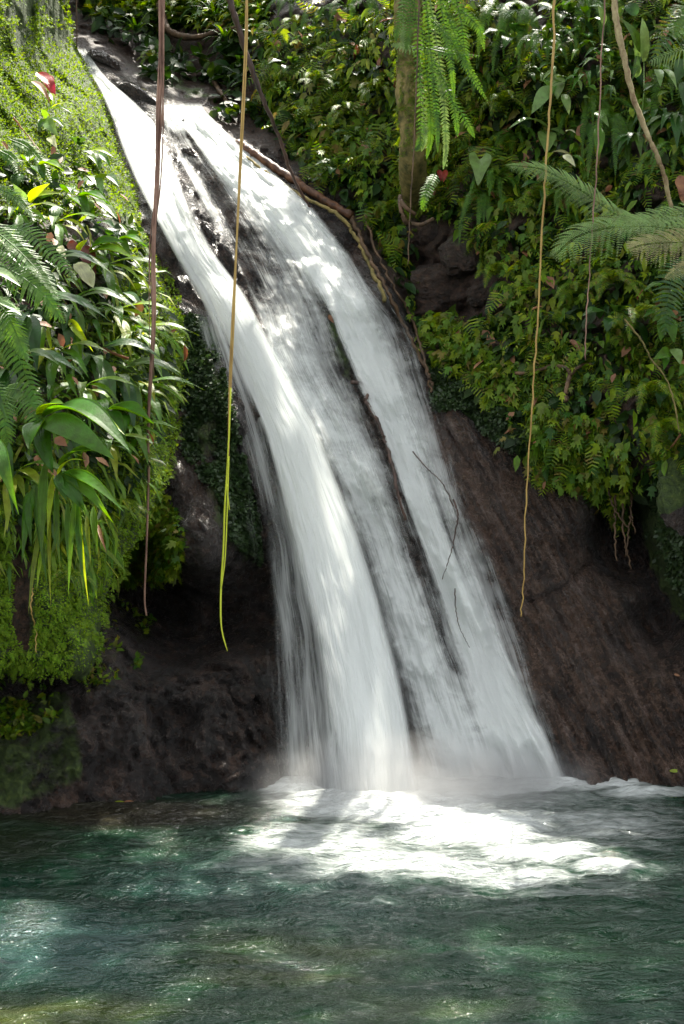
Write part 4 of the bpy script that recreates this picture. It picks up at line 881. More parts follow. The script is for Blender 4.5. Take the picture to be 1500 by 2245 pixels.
plant('palm_seedling', 'palm seedling with broad pleated leaves beside the dead brown leaf', 'palm', [LB(196,556,292,566,30,'ovate','gloss',.22,.5,N=(.1,-.7,.7),pleat=7), LB(196,550,272,530,30,'ovate','gloss',.22,.45,N=(.1,-.8,.5),pleat=7), LB(198,562,256,606,20,'lance','gloss',.2,.4,N=(.3,-.7,.6),pleat=5), LB(170,562,194,524,17,'ovate','yellow',.22,.35,N=(-.3,-.9,.2),pleat=5)])
plant('dead_leaf', 'cream ragged bleached leaf hanging below the palm seedling', 'leaf', [LB(166,578,205,632,34,'strap','cream',.25,.3,N=(.2,-.8,.5),pleat=6,split=.5, name='leaf_blade'), LB(130,540,145,568,18,'ovate','cream',.2,.3,N=FR, name='leaf_blade')])
plant('broadleaf_plant', 'two big shining white-lit leaves cut by the left edge of the picture', 'plant', [(-60,665,7.1,48,692,6.9,44,'ovate','palegreen',dict(N=(0,-.35,.95))), (-50,600,7.2,46,628,7.0,38,'ovate','palegreen',dict(N=(0,-.45,.9)))])
plant('palm', 'palm with the biggest pleated leaves on the left bank, one glaring in the sun', 'palm', [(95,915,7.10,286,965,6.65,66,'ovate','gloss',dict(N=(.05,-.45,.9),pleat=11,arch=.16,curl=.08,fold=.35,nv=18)), (92,922,7.05,252,1008,6.60,62,'ovate','gloss',dict(N=(-.1,-.8,.55),pleat=11,arch=.1,fold=.2,nv=18)),
   (95,925,7.10,118,1040,6.90,46,'ovate','gloss',dict(N=(-.3,-.8,.4),pleat=8,split=.2)), (90,918,7.15,140,885,6.90,40,'ovate','gloss',dict(N=(0,-.6,.8),pleat=8)), (90,925,7.05,62,985,6.80,46,'ovate','gloss',dict(N=(-.2,-.8,.5),pleat=8,split=.3)), (180,910,7.05,275,955,6.80,22,'lance','yellow',dict(N=(.2,-.6,.8)))])
plant('palm', 'palm with a drooping fan of split pleated leaves below the sunlit one', 'palm', [(130,1040,7.00,188,1122,6.75,44,'ovate','gloss',dict(N=(0,-.9,.4),pleat=9,split=.3)), (138,1036,7.00,250,1148,6.70,34,'lance','gloss',dict(N=(.1,-.85,.5),pleat=7,split=.35)), (140,1034,7.00,274,1124,6.70,32,'lance','gloss',dict(N=(.2,-.8,.6),pleat=7)), (130,1038,7.00,148,1100,6.80,24,'ovate','gloss',dict(N=(-.2,-.9,.3),pleat=6)), (130,1022,7.10,232,992,6.80,30,'lance','gloss',dict(N=(0,-.6,.8),pleat=5)), (126,1042,7.05,190,1010,6.80,16,'lance','yellow',dict())])
plant('palm', 'long pleated leaves drooping at the left edge in front of the dark soil', 'palm', [(-10,960,6.75,42,1130,6.55,34,'lance','gloss',dict(N=(.1,-.9,.3),pleat=7,arch=.2)), (-40,940,6.75,2,1130,6.55,34,'lance','gloss',dict(N=(.1,-.9,.3),pleat=7,arch=.2)), (20,970,6.85,30,1145,6.70,18,'lance','gloss',dict(N=(.1,-.9,.3),pleat=5)), (-60,760,7.05,20,930,6.70,40,'lance','glossdark',dict(N=(.1,-.9,.4),pleat=7,arch=.2))])
plant('ribbon_plant', 'bundle of long ribbon leaves hanging lowest on the mossy lump', 'plant', [(x0, y0, 7.1, x1, y1, 6.95, w0, 'lance', m_, dict(N=(0, -1, .1), arch=.05, pleat=3)) for x0, y0, x1, y1, w0, m_ in
   ((100,1010,92,1240,22,'gloss'),(72,1070,48,1235,22,'gloss'),(80,1060,105,1290,16,'strap'),(118,1040,104,1180,14,'yellow'),(125,1060,132,1260,12,'strap'),(165,1090,150,1310,14,'strap'),(170,1100,185,1300,15,'gloss'),(172,1110,195,1330,10,'yellow'),(150,1100,148,1230,12,'strap'),(110,1120,112,1340,8,'strap'),(90,1150,62,1350,12,'strap'),(205,1110,215,1220,16,'gloss'),(190,1130,200,1240,10,'strap'),(60,1080,70,1200,20,'gloss'),(96,1190,80,1300,9,'yellow'),(215,1150,235,1215,8,'tan'))])
plant('broadleaf_plant', 'small oval-leaved plant beside the brown vine at mid height', 'plant', [LB(335,890,355,915,17,'ovate','palegreen',.15,.25,N=FR), LB(325,885,305,900,14,'ovate','gloss',N=FR), LB(322,880,330,865,12,'ovate','gloss'), LB(290,940,312,955,18,'ovate','gloss',.15,.25,N=FR), LB(300,960,285,1000,12,'ovate','gloss'), LB(308,880,300,862,12,'ovate','palegreen'), LB(282,905,278,945,20,'ovate','gloss',N=FR), LB(320,960,345,990,14,'lance','gloss')])
plant('ginger_plant', 'bright yellow-edged narrow leaves at the right edge of the left bank', 'plant', [LB(285,590,325,612,8,'lance','yellow',.15,.25), LB(298,600,330,640,10,'lance','yellow',.15,.25), LB(305,608,336,655,8,'lance','yellow',.15,.25), LB(280,565,312,590,8,'lance','yellow'), LB(270,500,305,560,9,'lance','yellow'), LB(262,490,290,545,10,'lance','strap'), LB(285,470,310,525,9,'lance','strap')])
plant('ginger_plant', 'two fat upright green buds of folded leaf hanging mid left bank', 'plant', [LB(152,700,205,772,20,'lance','yellow',.25,.35,N=FR,fold=.6), LB(156,715,180,790,30,'ovate','strap',.22,.3,N=FR,fold=.5), LB(88,650,110,712,24,'ovate','gloss',.2,.3,N=FR), LB(95,715,92,800,18,'lance','gloss',.2,.3,N=FR), LB(105,718,117,785,10,'lance','yellow',.22,.3,N=FR), LB(128,765,128,812,12,'lance','yellow',.22,.3,N=FR), LB(120,840,105,880,20,'lance','gloss',N=FR), LB(150,820,172,875,16,'lance','strap',N=FR)])
plant('ginger_plant', 'narrow leaves with a white shining blade pointing right on the left bank', 'plant', [LB(250,752,308,728,8,'lance','palegreen',.2,.4), LB(248,755,308,758,10,'lance','gloss',.2,.4), LB(200,672,262,682,9,'lance','palegreen',.2,.4), LB(205,680,260,690,12,'lance','gloss',.2,.4), LB(270,640,312,680,22,'ovate','gloss',.15,.3,N=RT), LB(120,618,180,700,14,'lance','gloss',.2,.35), LB(140,612,175,632,10,'lance','palegreen',.2,.3), LB(185,680,215,702,12,'lance','palegreen',.2,.3), LB(240,620,275,670,18,'lance','strap',.2,.3), LB(205,700,222,750,14,'lance','gloss')])
vine('stick', 'pale dry stick lying across the leaves right of the green buds', 'stick', [surf(x, y, 'B', .3) for x, y in [(225,762),(250,775),(280,786)]], (.008, .011), M['tan'], 12, .002, 50)

# ferns with their own curves
def hero_fern(label, fr, name='fern', cat='fern'):
    root = empty(name, fr[0][0][0]); tag(root, label, cat)
    for k, (pts, W, N, mat, npin, style, kw) in enumerate(fr):
        mb = MB(); frond_mb(mb, pts, W, N, npin, style, seed=k + 5, **kw); rel(mb.build('frond', M[mat], None, False), root)
    return root
def BP_(pts, o0=.15, o1=.35):
    n = len(pts); return [at(x, y, bY_(min(x, 380), y, o0) - (o1 - o0) * i / (n - 1)) for i, (x, y) in enumerate(pts)]
hero_fern('big fern with long light green fronds crossing the left edge above the shining leaves', [
    ([at(-60,470,7.4), at(20,530,7.2), at(80,590,7.1), at(125,655,7.0)], .11, (.2,-.8,.5), 'fern', 34, 'simple', dict(ang=72)),
    ([at(-60,560,7.3), at(20,590,7.1), at(90,640,7.0), at(140,705,6.95)], .14, (.1,-.9,.4), 'fern', 36, 'simple', dict(ang=72)),
    ([at(0,500,7.7), at(60,510,7.6), at(120,560,7.5), at(165,612,7.4)], .10, (.2,-.8,.5), 'fern', 24, 'simple', dict(ang=80, pw=.7)),
    ([at(-40,400,8.2), at(30,430,8.1), at(75,480,8.0)], .08, (.2,-.8,.5), 'fern', 24, 'simple', dict()),
    ([at(-40,640,7.2), at(10,680,7.0), at(40,740,6.95), at(60,790,6.9)], .09, (.1,-.9,.4), 'fern', 30, 'simple', dict())])
hero_fern('dark fern with broad drooping fronds directly above the biggest pleated leaves', [
    ([at(-30,700,7.4), at(20,740,7.3), at(60,830,7.2), at(100,925,7.1)], .10, (.2,-.9,.3), 'fern', 26, 'simple', dict(ang=85, pw=.8, droop=.6)),
    ([at(10,850,7.3), at(50,860,7.2), at(75,900,7.1), at(82,960,7.0)], .11, (.2,-.9,.3), 'fern', 22, 'simple', dict(ang=85, pw=.8, droop=.6)),
    ([at(-60,820,7.2), at(-10,860,7.1), at(10,920,7.0), at(18,990,7.0)], .10, (.2,-.9,.3), 'fern', 24, 'simple', dict(ang=85, pw=.8, droop=.6))])
hero_fern('light feathery fern on the upper part of the left bank near the red leaves', [
    (BP_([(20,305),(55,320),(85,350),(112,398)]), .09, (.2,-.8,.5), 'fern', 26, 'simple', dict()),
    (BP_([(0,330),(30,350),(50,400)]), .08, (.2,-.8,.5), 'fern', 22, 'simple', dict()),
    (BP_([(60,540),(30,530),(15,560)]), .06, (.2,-.8,.5), 'fern', 18, 'simple', dict())])
# the great hanging fern on the trunk
root = empty('sword_fern', at(935, 20, 10.9)); tag(root, 'huge sword fern hanging in a curtain down the stout mossy trunk', 'fern')
FT = [((880,-30),(884,60),(884,110)),((900,-20),(898,60),(888,120)),((905,-40),(918,120),(922,300),(905,330)),((930,-40),(945,120),(958,260),(960,335)),((940,-20),(965,150),(978,300),(972,372)),((925,60),(940,200),(945,290),(935,350)),
      ((950,-40),(985,40),(1010,110),(1060,195)),((945,40),(990,90),(1030,160),(1072,225)),((940,110),(965,170),(975,240),(980,372)),((960,-20),(1010,20),(1050,60),(1062,110)),((935,105),(965,112),(1000,118),(1050,122)),((950,130),(985,200),(1000,260),(1003,300)),
      ((920,150),(930,260),(932,300),(925,330)),((960,180),(990,215),(1025,270),(1040,300)),((910,-40),(890,10),(872,60),(868,90)),((955,-60),(975,60),(990,150),(996,215)),((930,105),(905,108),(880,100),(860,98)),((985,-60),(1010,40),(1020,120),(1030,170)),((940,395),(935,420),(928,445),(930,460)),((955,380),(945,400),(932,430),(925,455))]
for k, q in enumerate(FT):
    Y0 = 10.95 - 0.05 * (k % 4); n = len(q)
    pts = [at(x, y, Y0 - .18 * math.sin(math.pi * .6 * i / (n - 1)) - .02 * k / 5) for i, (x, y) in enumerate(q)]
    L = sum((pts[i + 1] - pts[i]).length for i in range(n - 1)); mb = MB()
    frond_mb(mb, pts, random.uniform(.05, .068), (.1 * (k % 3 - 1), -1, .25), int(L / .026), 'simple', 82, .35, .74, seed=k); rel(mb.build('frond', M['fern' if k % 4 else 'palegreen'], None, False), root)
# tree fern fronds reaching in at the right
TF = lambda *a: [at(*q) for q in a]
wfp = lambda t: min(1, .55 + t * 2.2) * (1 - t ** 2.6) ** .7
hero_fern('tree fern with large pale lacy fronds reaching in from the right edge', [
    (TF((1640,500,8.7),(1480,490,8.6),(1370,478,8.5),(1270,415,8.4),(1190,372,8.3),(1112,362,8.25)), .175, (.12,-.9,.42), 'fernpale', 60, 'bi', dict(ang=62, droop=.5, wf=lambda t: (1 - t ** 3) ** .8 * (.45 + .55 * min(1, t * 2)), nleaf=20)),
    (TF((1640,520,8.6),(1470,500,8.5),(1400,495,8.4),(1330,500,8.3),(1265,520,8.2),(1215,560,8.15)), .25, (0,-.92,.4), 'fernpale', 46, 'bi', dict(ang=66, droop=.7, wf=lambda t: (1 - t ** 3) ** .8 * (.25 + .75 * min(1, t * 1.6)), nleaf=20)),
    (TF((1640,455,8.5),(1560,462,8.4),(1480,470,8.3),(1400,482,8.2),(1350,490,8.2)), .15, (0,-.9,.42), 'fernpale', 40, 'bi', dict(ang=66, droop=.5, wf=lambda t: (1 - t ** 3) ** .8, nleaf=18))], 'tree_fern', 'fern')
hero_fern('yellowing lacy fern frond at the right edge below the pale one', [
    (TF((1660,545,8.5),(1560,530,8.4),(1480,530,8.3),(1420,535,8.2),(1382,545,8.15)), .19, (0,-.92,.38), 'ferntan', 34, 'bi', dict(ang=70, droop=.6, wf=lambda t: (1 - t ** 3) ** .8, nleaf=18)),
    (TF((1660,600,8.5),(1560,580,8.4),(1500,585,8.35),(1460,610,8.3)), .10, (0,-.92,.38), 'ferntan', 24, 'bi', dict(ang=70, droop=.6, nleaf=12))], 'tree_fern', 'fern')
hero_fern('dark comb-like fern frond hanging at the right edge under the lacy ones', [
    (TF((1500,570,9.2),(1475,610,9.1),(1462,670,9.0),(1458,730,9.0)), .13, (0,-1,.2), 'glossdark', 20, 'simple', dict(ang=95, pw=.75, droop=.5)),
    (TF((1560,640,9.2),(1520,680,9.1),(1500,740,9.0)), .12, (0,-1,.2), 'glossdark', 18, 'simple', dict(ang=95, pw=.75, droop=.5))])
hero_fern('dim comb-like palm fern in the top right corner', [
    (TF((1520,20,10.2),(1490,60,10.1),(1455,95,10.0),(1430,140,10.0)), .14, (0,-.9,.4), 'glossdark', 16, 'simple', dict(ang=88, pw=.45, droop=.4)),
    (TF((1560,110,10.0),(1500,110,9.9),(1460,120,9.9),(1425,135,9.9)), .12, (0,-.9,.4), 'palegreen', 18, 'simple', dict(ang=70, pw=.4, droop=.8)),
    (TF((1560,10,9.2),(1510,40,9.1),(1480,80,9.0)), .2, (0,-.9,.4), 'fern', 28, 'simple', dict(ang=80, pw=.8))])
plant('taro', 'heart-shaped leaf standing alone left of the tree fern tips', 'plant', [LA(1052,350,1048,408,50,'heart','palegreen',.3,.4,N=FR), LA(1080,355,1108,352,22,'ovate','gloss'), LA(1085,315,1096,348,24,'ovate','glossdark',N=FR)])
plant('broadleaf_plant', 'plant with three big dull pale leaves above the tree fern frond', 'plant', [LA(1205,285,1112,285,26,'ovate','palegreen',.4,.6,N=(0,-.4,.9),arch=.2), LA(1197,288,1198,338,42,'ovate','palegreen',.4,.6,N=FR), LA(1202,285,1242,300,24,'ovate','palegreen',.4,.5), LA(1205,295,1220,325,20,'ovate','palegreen',.4,.5,N=FR), LA(1240,288,1262,292,10,'ovate','cream',.4,.5), LA(1208,335,1258,345,18,'lance','ferntan',.4,.5), LA(1235,340,1262,366,16,'ovate','cream',.4,.5,N=FR), LA(1255,340,1285,368,14,'lance','fern',.4,.5)])
plant('broadleaf_plant', 'plant with two large drooping veined grey-green leaves beside the ochre vine', 'plant', [LA(1222,162,1222,218,32,'ovate','palegreen',.5,.55,N=FR,fold=.1), LA(1205,188,1165,250,30,'ovate','palegreen',.5,.55,N=FR,fold=.1), LA(1235,205,1248,252,20,'ovate','palegreen',.4,.5,N=FR,fold=.1), LA(1225,165,1255,210,16,'lance','glossdark')])
rl = []
rr = random.Random(5)
for k in range(46):
    cx_, cy_ = 1270 + rr.uniform(-115, 75), 130 + rr.uniform(-38, 62); a = rr.uniform(-.5, 3.6); l = rr.uniform(22, 44)
    rl.append(LA(cx_, cy_, cx_ + l * math.cos(a), cy_ + l * math.sin(a) * .7 + 6, rr.uniform(9, 16), 'lance' if k % 3 else 'ovate', ('gloss', 'palegreen', 'glossdark', 'gloss')[k % 4], .35 + rr.uniform(0, .15), .5 + rr.uniform(0, .12), N=(rr.uniform(-.3, .3), -.5, .85), arch=.15))
plant('shrub', 'leafy shrub of many small shining pointed leaves right of the ochre vine', 'shrub', rl)
plant('spathe_plant', 'plant with long upright paddle leaves beside the mottled stem', 'plant', [LA(1412,135,1408,38,20,'strap','palegreen',.55,.7,N=FR,pet=((1408,250,9.9),(1412,190,9.85))), LA(1398,140,1390,65,14,'strap','palegreen',.55,.65,N=FR), LA(1405,115,1355,35,22,'lance','glossdark',.55,.65,N=FR,arch=.2), LA(1395,170,1398,122,18,'lance','palegreen',.5,.6,N=FR), LA(1325,55,1310,10,17,'ovate','palegreen',.5,.6,N=FR), LA(1345,20,1315,8,10,'lance','gloss',.5,.6), LA(1375,10,1395,35,30,'round','glossdark',.5,.55,N=FR), LA(1400,120,1385,180,14,'lance','glossdark',.5,.6,N=FR)])
plant('spathe_plant', 'two shining pointed leaves drooping on the right of the paddle leaves', 'plant', [LA(1440,152,1448,192,20,'ovate','palegreen',.5,.7,N=(0,-.7,.7)), LA(1455,152,1485,198,16,'lance','palegreen',.5,.7,N=(0,-.7,.7)), LA(1425,108,1478,125,12,'lance','gloss',.5,.7,arch=.25), LA(1500,130,1480,185,34,'ovate','glossdark',.4,.5,N=FR), LA(1440,190,1410,200,24,'ovate','glossdark',.4,.6), LA(1500,180,1500,235,30,'ovate','glossdark',.4,.5,N=FR)])
plant('broadleaf_plant', 'plant with two wide hanging leaves in front of the thin grey vine', 'plant', [LA(1305,245,1335,278,20,'ovate','palegreen',.45,.6,N=FR), LA(1312,278,1312,345,26,'ovate','fern',.45,.55,N=FR,fold=.1), LA(1290,270,1300,330,22,'ovate','glossdark',.4,.5,N=FR), LA(1300,225,1278,215,22,'ovate','palegreen',.45,.6), LA(1415,215,1420,250,20,'ovate','gloss',.4,.5,N=FR)])
plant('broadleaf_plant', 'light green oval-leaved plant low at the right edge', 'plant', [LA(1455,685,1430,706,20,'ovate','fern',.4,.55,N=FR), LA(1462,695,1478,752,30,'ovate','fern',.4,.55,N=FR,fold=.12), LA(1452,700,1448,748,26,'ovate','fern',.4,.5,N=FR,fold=.12), LA(1470,770,1432,788,26,'ovate','fern',.45,.6,N=FR), LA(1475,765,1492,800,26,'ovate','palegreen',.45,.6,N=FR), LA(1460,775,1455,812,18,'ovate','gloss',.4,.5,N=FR), LA(1420,800,1432,815,18,'ovate','yellow',.4,.5,N=FR), LA(1500,800,1488,825,18,'ovate','fern',.4,.5,N=FR), LA(1510,740,1500,770,22,'ovate','fern',.4,.5,N=FR)])
plant('dead_leaf', 'brown dead leaf hanging at the right edge above the lacy ferns', 'leaf', [LA(1490,385,1500,450,30,'ovate','tan',.4,.45,N=FR,wav=.15,name='leaf_blade')])
plant('dead_leaf', 'tan dead leaf caught among the leaves above the curved root', 'leaf', [LA(1250,745,1276,776,12,'lance','tan',.3,.4,N=FR,name='leaf_blade')])
plant('bromeliad', 'red-orange leaf base right of the stout mossy trunk', 'plant', [LA(962,372,968,398,12,'ovate','red',.35,.4,N=FR), LA(978,372,972,400,12,'ovate','red',.35,.4,N=FR), LA(970,395,1010,404,12,'lance','ferntan',.35,.4), LA(960,370,975,366,10,'lance','tan',.35,.4)])
# generic plants, each set down on its own spot
random.seed(21)
P_sw = [rosette('sword_fern', 'x', 'fern', M['fern'], mk_sword(8, .30, .55, .042, 2.6)), rosette('sword_fern', 'x', 'fern', M['fern'], mk_sword(6, .4, .75, .05, 3.2, .9)), rosette('small_fern', 'x', 'fern', M['ivy'], mk_sword(7, .18, .32, .045, 2.0))]
P_st = [rosette('strap_plant', 'x', 'plant', M['strap'], mk_leafy(9, .25, .45, .15, 'lance', 2.4, pet=.1)), rosette('strap_plant', 'x', 'plant', M['glossdark'], mk_leafy(8, .3, .5, .18, 'lance', 2.6, pet=.1)), rosette('spider_plant', 'x', 'plant', M['gloss'], mk_leafy(12, .18, .3, .09, 'lance', 1.6, (0, 1.2), pet=.05, spread=1.8))]
P_br = [rosette('broadleaf_plant', 'x', 'plant', M['glossdark'], mk_leafy(7, .2, .34, .38, 'ovate', 1.4, pet=.35)), rosette('leafy_stem', 'x', 'plant', M['gloss'], mk_stem(9, .32, .16, .42)), rosette('palm_seedling', 'x', 'palm', M['gloss'], mk_leafy(5, .35, .55, .3, 'lance', 1.8, pet=.3, pleat=6, split=.3))]
PROT = dict(S0=P_sw[0], S1=P_sw[1], S2=P_sw[2], T0=P_st[0], T1=P_st[1], T2=P_st[2], B0=P_br[0], B1=P_br[1], B2=P_br[2]); used = set()
def setp(key, s, x, y, sc, rz, label, off=.05):
    o = PROT[key] if key not in used else copy_thing(PROT[key]); used.add(key)
    if s == 'B' and key[0] in 'TB': sc *= 1.3
    o.location = surf(x, y, s, .2 if s == 'A' else .08); o.rotation_euler = (0, 0, rz); o.scale = (sc,) * 3; o['label'] = label
SP = [
 ('S0','A',640,10,1.0,.2,'sword fern at the top centre, first right of the slanting dark branch'), ('S1','A',700,30,.8,-.1,'sword fern hanging at the top above the ivy-covered bank'), ('S0','A',760,20,1.0,.1,'sword fern with fronds fanning left at the top centre'),
 ('S1','A',800,-10,.9,.2,'long sword fern at the top just left of the stout trunk'), ('S2','A',650,60,1.2,.0,'small fern growing on the brown roots at top centre'), ('S0','A',590,-30,1.0,.3,'sword fern cut by the top edge beside the slanting branch'),
 ('S1','A',1090,20,1.0,.1,'sword fern at the top between the huge fern and the ochre vine'), ('S1','A',1150,30,1.1,-.2,'sword fern hanging at the top left of the ochre vine'), ('S0','A',1200,90,1.0,.1,'sword fern in the dark beside the ochre vine near the top'),
 ('S1','A',1290,10,1.0,.2,'sword fern cut by the top edge above the shining shrub'), ('S0','A',1060,180,.9,.2,'sword fern right of the huge hanging fern'), ('S2','A',1100,230,1.3,.1,'small fern below the grey-green drooping leaves'),
 ('S1','A',1310,230,.9,.1,'sword fern below the shining shrub'), ('S1','A',1345,260,1.0,-.1,'sword fern with the longest narrow fronds right of the grey vine'), ('S1','A',1400,250,.9,.2,'sword fern hanging left of the mottled stem'),
 ('S1','A',1450,170,1.1,.3,'sword fern at the right edge crossing the mottled stem'), ('S1','A',1260,260,.7,-.2,'sword fern in the middle of the dull pale leaves'), ('S0','A',1490,330,1.0,-.3,'sword fern at the right edge beside the brown dead leaf'),
 ('S0','A',1130,300,.9,-.1,'sword fern under the leftmost dull pale leaf'), ('S0','A',1090,390,1.0,.3,'sword fern drooping below the heart-shaped leaf'), ('S1','A',1060,430,.8,-.2,'sword fern with long fronds left of the tree fern'),
 ('S2','A',1180,440,1.4,.0,'small fern directly below the tree fern arch'), ('S0','A',1240,430,.9,.2,'sword fern behind the tree fern arch'), ('S2','A',1340,620,1.3,.0,'small fern below the second tree fern frond'),
 ('S2','A',1385,700,1.5,.3,'comb fern left of the trailing stem at the right'), ('S2','A',1270,640,1.2,-.3,'small fern beside the lower part of the ochre vine'), ('S2','A',1080,600,1.2,.2,'small fern right of the small tan stone'),
 ('S2','A',1420,860,1.3,.1,'small fern low on the right bank near the edge'), ('S2','A',1450,940,1.2,.1,'lowest fern of the right bank'), ('S2','A',880,380,1.0,.0,'small fern tucked left of the trunk foot'),
 ('S2','A',850,460,1.1,.3,'small fern above the end of the fallen log'), ('S2','A',760,250,1.2,.0,'small fern in the middle of the ivy bank'), ('S2','A',830,200,1.2,-.2,'small fern in the ivy left of the stout trunk'),
 ('S2','A',690,180,1.2,.2,'small fern high in the ivy right of the slanting branch'), ('B0','A',640,150,.8,.2,'light broad-leaved plant touching the slanting branch'), ('B0','A',780,300,.7,.0,'broad-leaved plant in the middle of the ivy bank'),
 ('B0','A',740,370,.7,.2,'broad-leaved plant low in the ivy above the log'), ('B0','A',1130,90,1.0,.1,'broad-leaved plant in deep shade at upper right'), ('B0','A',1240,40,.9,.2,'dark broad-leaved plant near the top right of the ochre vine'),
 ('B1','A',1270,110,1.2,.0,'leafy stem rising above the shining shrub'), ('B1','A',1180,130,1.0,.4,'leafy stem left of the shining shrub'), ('B0','A',1350,150,1.0,-.2,'broad-leaved plant between the shrub and the mottled stem'),
 ('B0','A',1210,420,.9,.1,'broad-leaved plant with oval leaves under the tree fern arch'), ('B0','A',1240,520,.8,.3,'broad-leaved plant left of the second tree fern frond'), ('B0','A',1350,700,.9,.1,'broad-leaved plant near the trailing stem'),
 ('B1','A',1440,720,1.0,.1,'leafy stem behind the light green oval-leaved plant'), ('B0','A',1460,860,.8,.1,'broad-leaved plant under the light green oval-leaved one'), ('T1','A',1440,250,1.0,.1,'strap-leaved plant in the shade of the mottled stem'),
 ('T1','A',1480,260,1.1,-.2,'strap-leaved plant at the right edge above the dead leaf'), ('T1','A',1390,300,.8,.0,'strap-leaved plant below the paddle leaves'), ('T0','A',1000,300,.5,.1,'little strap plant right of the huge fern tips'),
 ('T2','A',300,75,1.3,.0,'dark leafy plant left of the thick brown vine above the fall'), ('B0','A',295,80,.9,.2,'broad dark leaves hanging over the lip above the fall'), ('T2','A',470,45,1.4,.0,'spider plant with thin light leaves at the top, left of the branch'),
 ('T2','A',440,20,1.2,.4,'upper spider plant at the top beside the thick pale root'), ('T2','A',495,90,1.2,-.3,'lower spider plant drooping beside the branch'), ('S2','A',400,10,1.2,.1,'small fern at the top between vine and spider plants'), ('B1','A',560,110,.9,.1,'light leafy stem touching the branch at the top'),
 ('S2','A',330,130,1.0,.2,'small fern on the shaded earth behind the brown vine'),
 ('T0','B',40,480,.8,.2,'strap plant at the left edge among fern fronds'), ('T0','B',120,500,.8,.3,'strap plant left of the rust-brown leaf'), ('T0','B',220,600,.9,.4,'strap plant below the palm seedling'), ('T1','B',90,600,1.0,.2,'dark strap plant under the long fern fronds'),
 ('T1','B',150,680,1.0,.2,'dark strap plant above the green buds'), ('T0','B',240,700,1.0,.5,'strap plant left of the brown vine at mid bank'), ('T1','B',60,700,1.1,.1,'dark strap plant below the shining white leaf'), ('T1','B',200,790,1.0,.4,'dark strap plant right of the green buds'),
 ('T0','B',290,740,.9,.7,'strap plant just behind the brown vine'), ('T0','B',120,790,.9,.1,'strap plant hanging over the dark gap of the left bank'), ('T1','B',250,830,1.0,.5,'dark strap plant above the sunlit palm leaf'), ('T0','B',300,860,.9,.6,'strap plant beside the small oval leaves'),
 ('T1','B',20,820,1.0,.0,'dark strap plant at the left edge beside the dark fern'), ('T0','B',180,860,.8,.3,'strap plant directly over the biggest palm'), ('B2','B',140,450,.7,.3,'small pleated palm seedling above the rust-brown leaf'), ('B2','B',230,540,.6,.4,'pleated palm seedling right of the broad pleated pair'),
 ('B0','B',170,330,.6,.3,'broad-leaved plant on the sunny moss of the left bank'), ('B2','B',60,380,.6,.2,'pleated seedling above the glowing leaf pair'), ('S2','B',270,700,.8,.5,'small fern on the mossy rim of the left bank'), ('S2','B',330,720,.8,.8,'small fern at the mossy rim right of the brown vine'),
 ('S2','B',350,860,.8,.7,'small fern at the rim above the brown rock patch'), ('S2','B',300,1010,.9,.5,'small fern right of the drooping split palm'), ('S2','B',260,1110,.9,.4,'small fern over the dark hollow'), ('T0','B',230,980,.7,.4,'strap plant between the two big palms'),
 ('T0','B',280,950,.7,.6,'strap plant left of the brown vine at lower bank'), ('T0','B',30,1050,.9,.1,'strap plant over the bare reddish soil'), ('S2','B',150,1260,.7,.1,'small fern on the mossy lump'), ('B2','B',190,920,.8,.4,'pleated seedling behind the sunlit palm leaf'),
]
for q in SP: setp(*q)

# fallen leaves
def dead(label, x, y, Y, wpx_, lpx, ang, mat, N=(0, -.3, 1)):
    root = empty('fallen_leaf', at(x, y, Y)); tag(root, label, 'leaf')
    B, T = at(x, y, Y), at(x + lpx * math.cos(ang), y + lpx * math.sin(ang), Y); mb = MB(); leaf_mb(mb, B, T, wpx_ / F * Y, N, 'ovate', .05, .15); rel(mb.build('leaf_blade', M[mat]), root); return root
zY = lambda y: CAM_H * F / (y - CY)
dead('green-yellow leaf floating by the rock at the left', 250, 1759, zY(1762), 9, 26, .0, 'yellow')
dead('orange leaf floating right of the green-yellow one', 272, 1758, zY(1762), 7, 22, -.05, 'tan')
dead('curled brown leaf standing on the waterline left of the floating ones', 242, 1754, zY(1762), 7, 8, -1.4, 'tan', (0, -1, .1))
dead('yellow leaf on the foot of the brown slab at the right', 1468, 1690, aY_(1480,1690,.03), 8, 26, .02, 'yellow', (0, -.9, .4))
dead('tiny orange leaf higher on the brown slab at the right', 1478, 1478, aY_(1485,1478,.03), 6, 14, .3, 'tan', (0, -.9, .4))
dead('dry leaf wedged on the shaded rock above the fall', 300, 197, aY_(305,197,.05), 8, 22, .0, 'ferntan', (0, -.9, .4))
dead('brown leaf pinned between the two right streams', 720, 690, aY_(725,690,.1), 10, 22, 1.0, 'tan', (0, -.9, .4))

# ------------------------------------------------------------------ added unseen tree; its crown and gaps are shaped to place shade and sun
LIT = [('B', [(-100,-60),(135,-60),(170,110),(245,240),(262,320),(200,330),(130,310),(60,330),(-100,260)]), ('B', [(150,300),(300,420),(330,560),(300,640),(240,560),(180,470),(120,400)]), ('B', [(0,380),(150,380),(170,450),(0,470)]), ('B', [(100,500),(320,520),(340,660),(280,720),(200,700),(120,640)]), ('B', [(220,740),(340,740),(340,800),(240,800)]), ('B', [(30,700),(90,720),(110,800),(60,800)]),
       ('B', [(-60,640),(60,640),(60,700),(-60,700)]), ('B', [(170,890),(290,900),(300,970),(180,960)]), ('A', [(165,105),(200,140),(250,225),(335,270),(362,236),(440,240),(600,380),(640,450),(560,440),(480,360),(440,420),(520,600),(640,800),(520,740),(400,560),(250,300)]),
       ('P', [(560,1800),(700,1755),(900,1750),(1080,1765),(1230,1820),(1350,1885),(1320,1920),(900,1935),(560,1860)]), ('P', [(40,1980),(90,1980),(90,2030),(40,2030)])]
ZC = 12.0; cell = 0.22
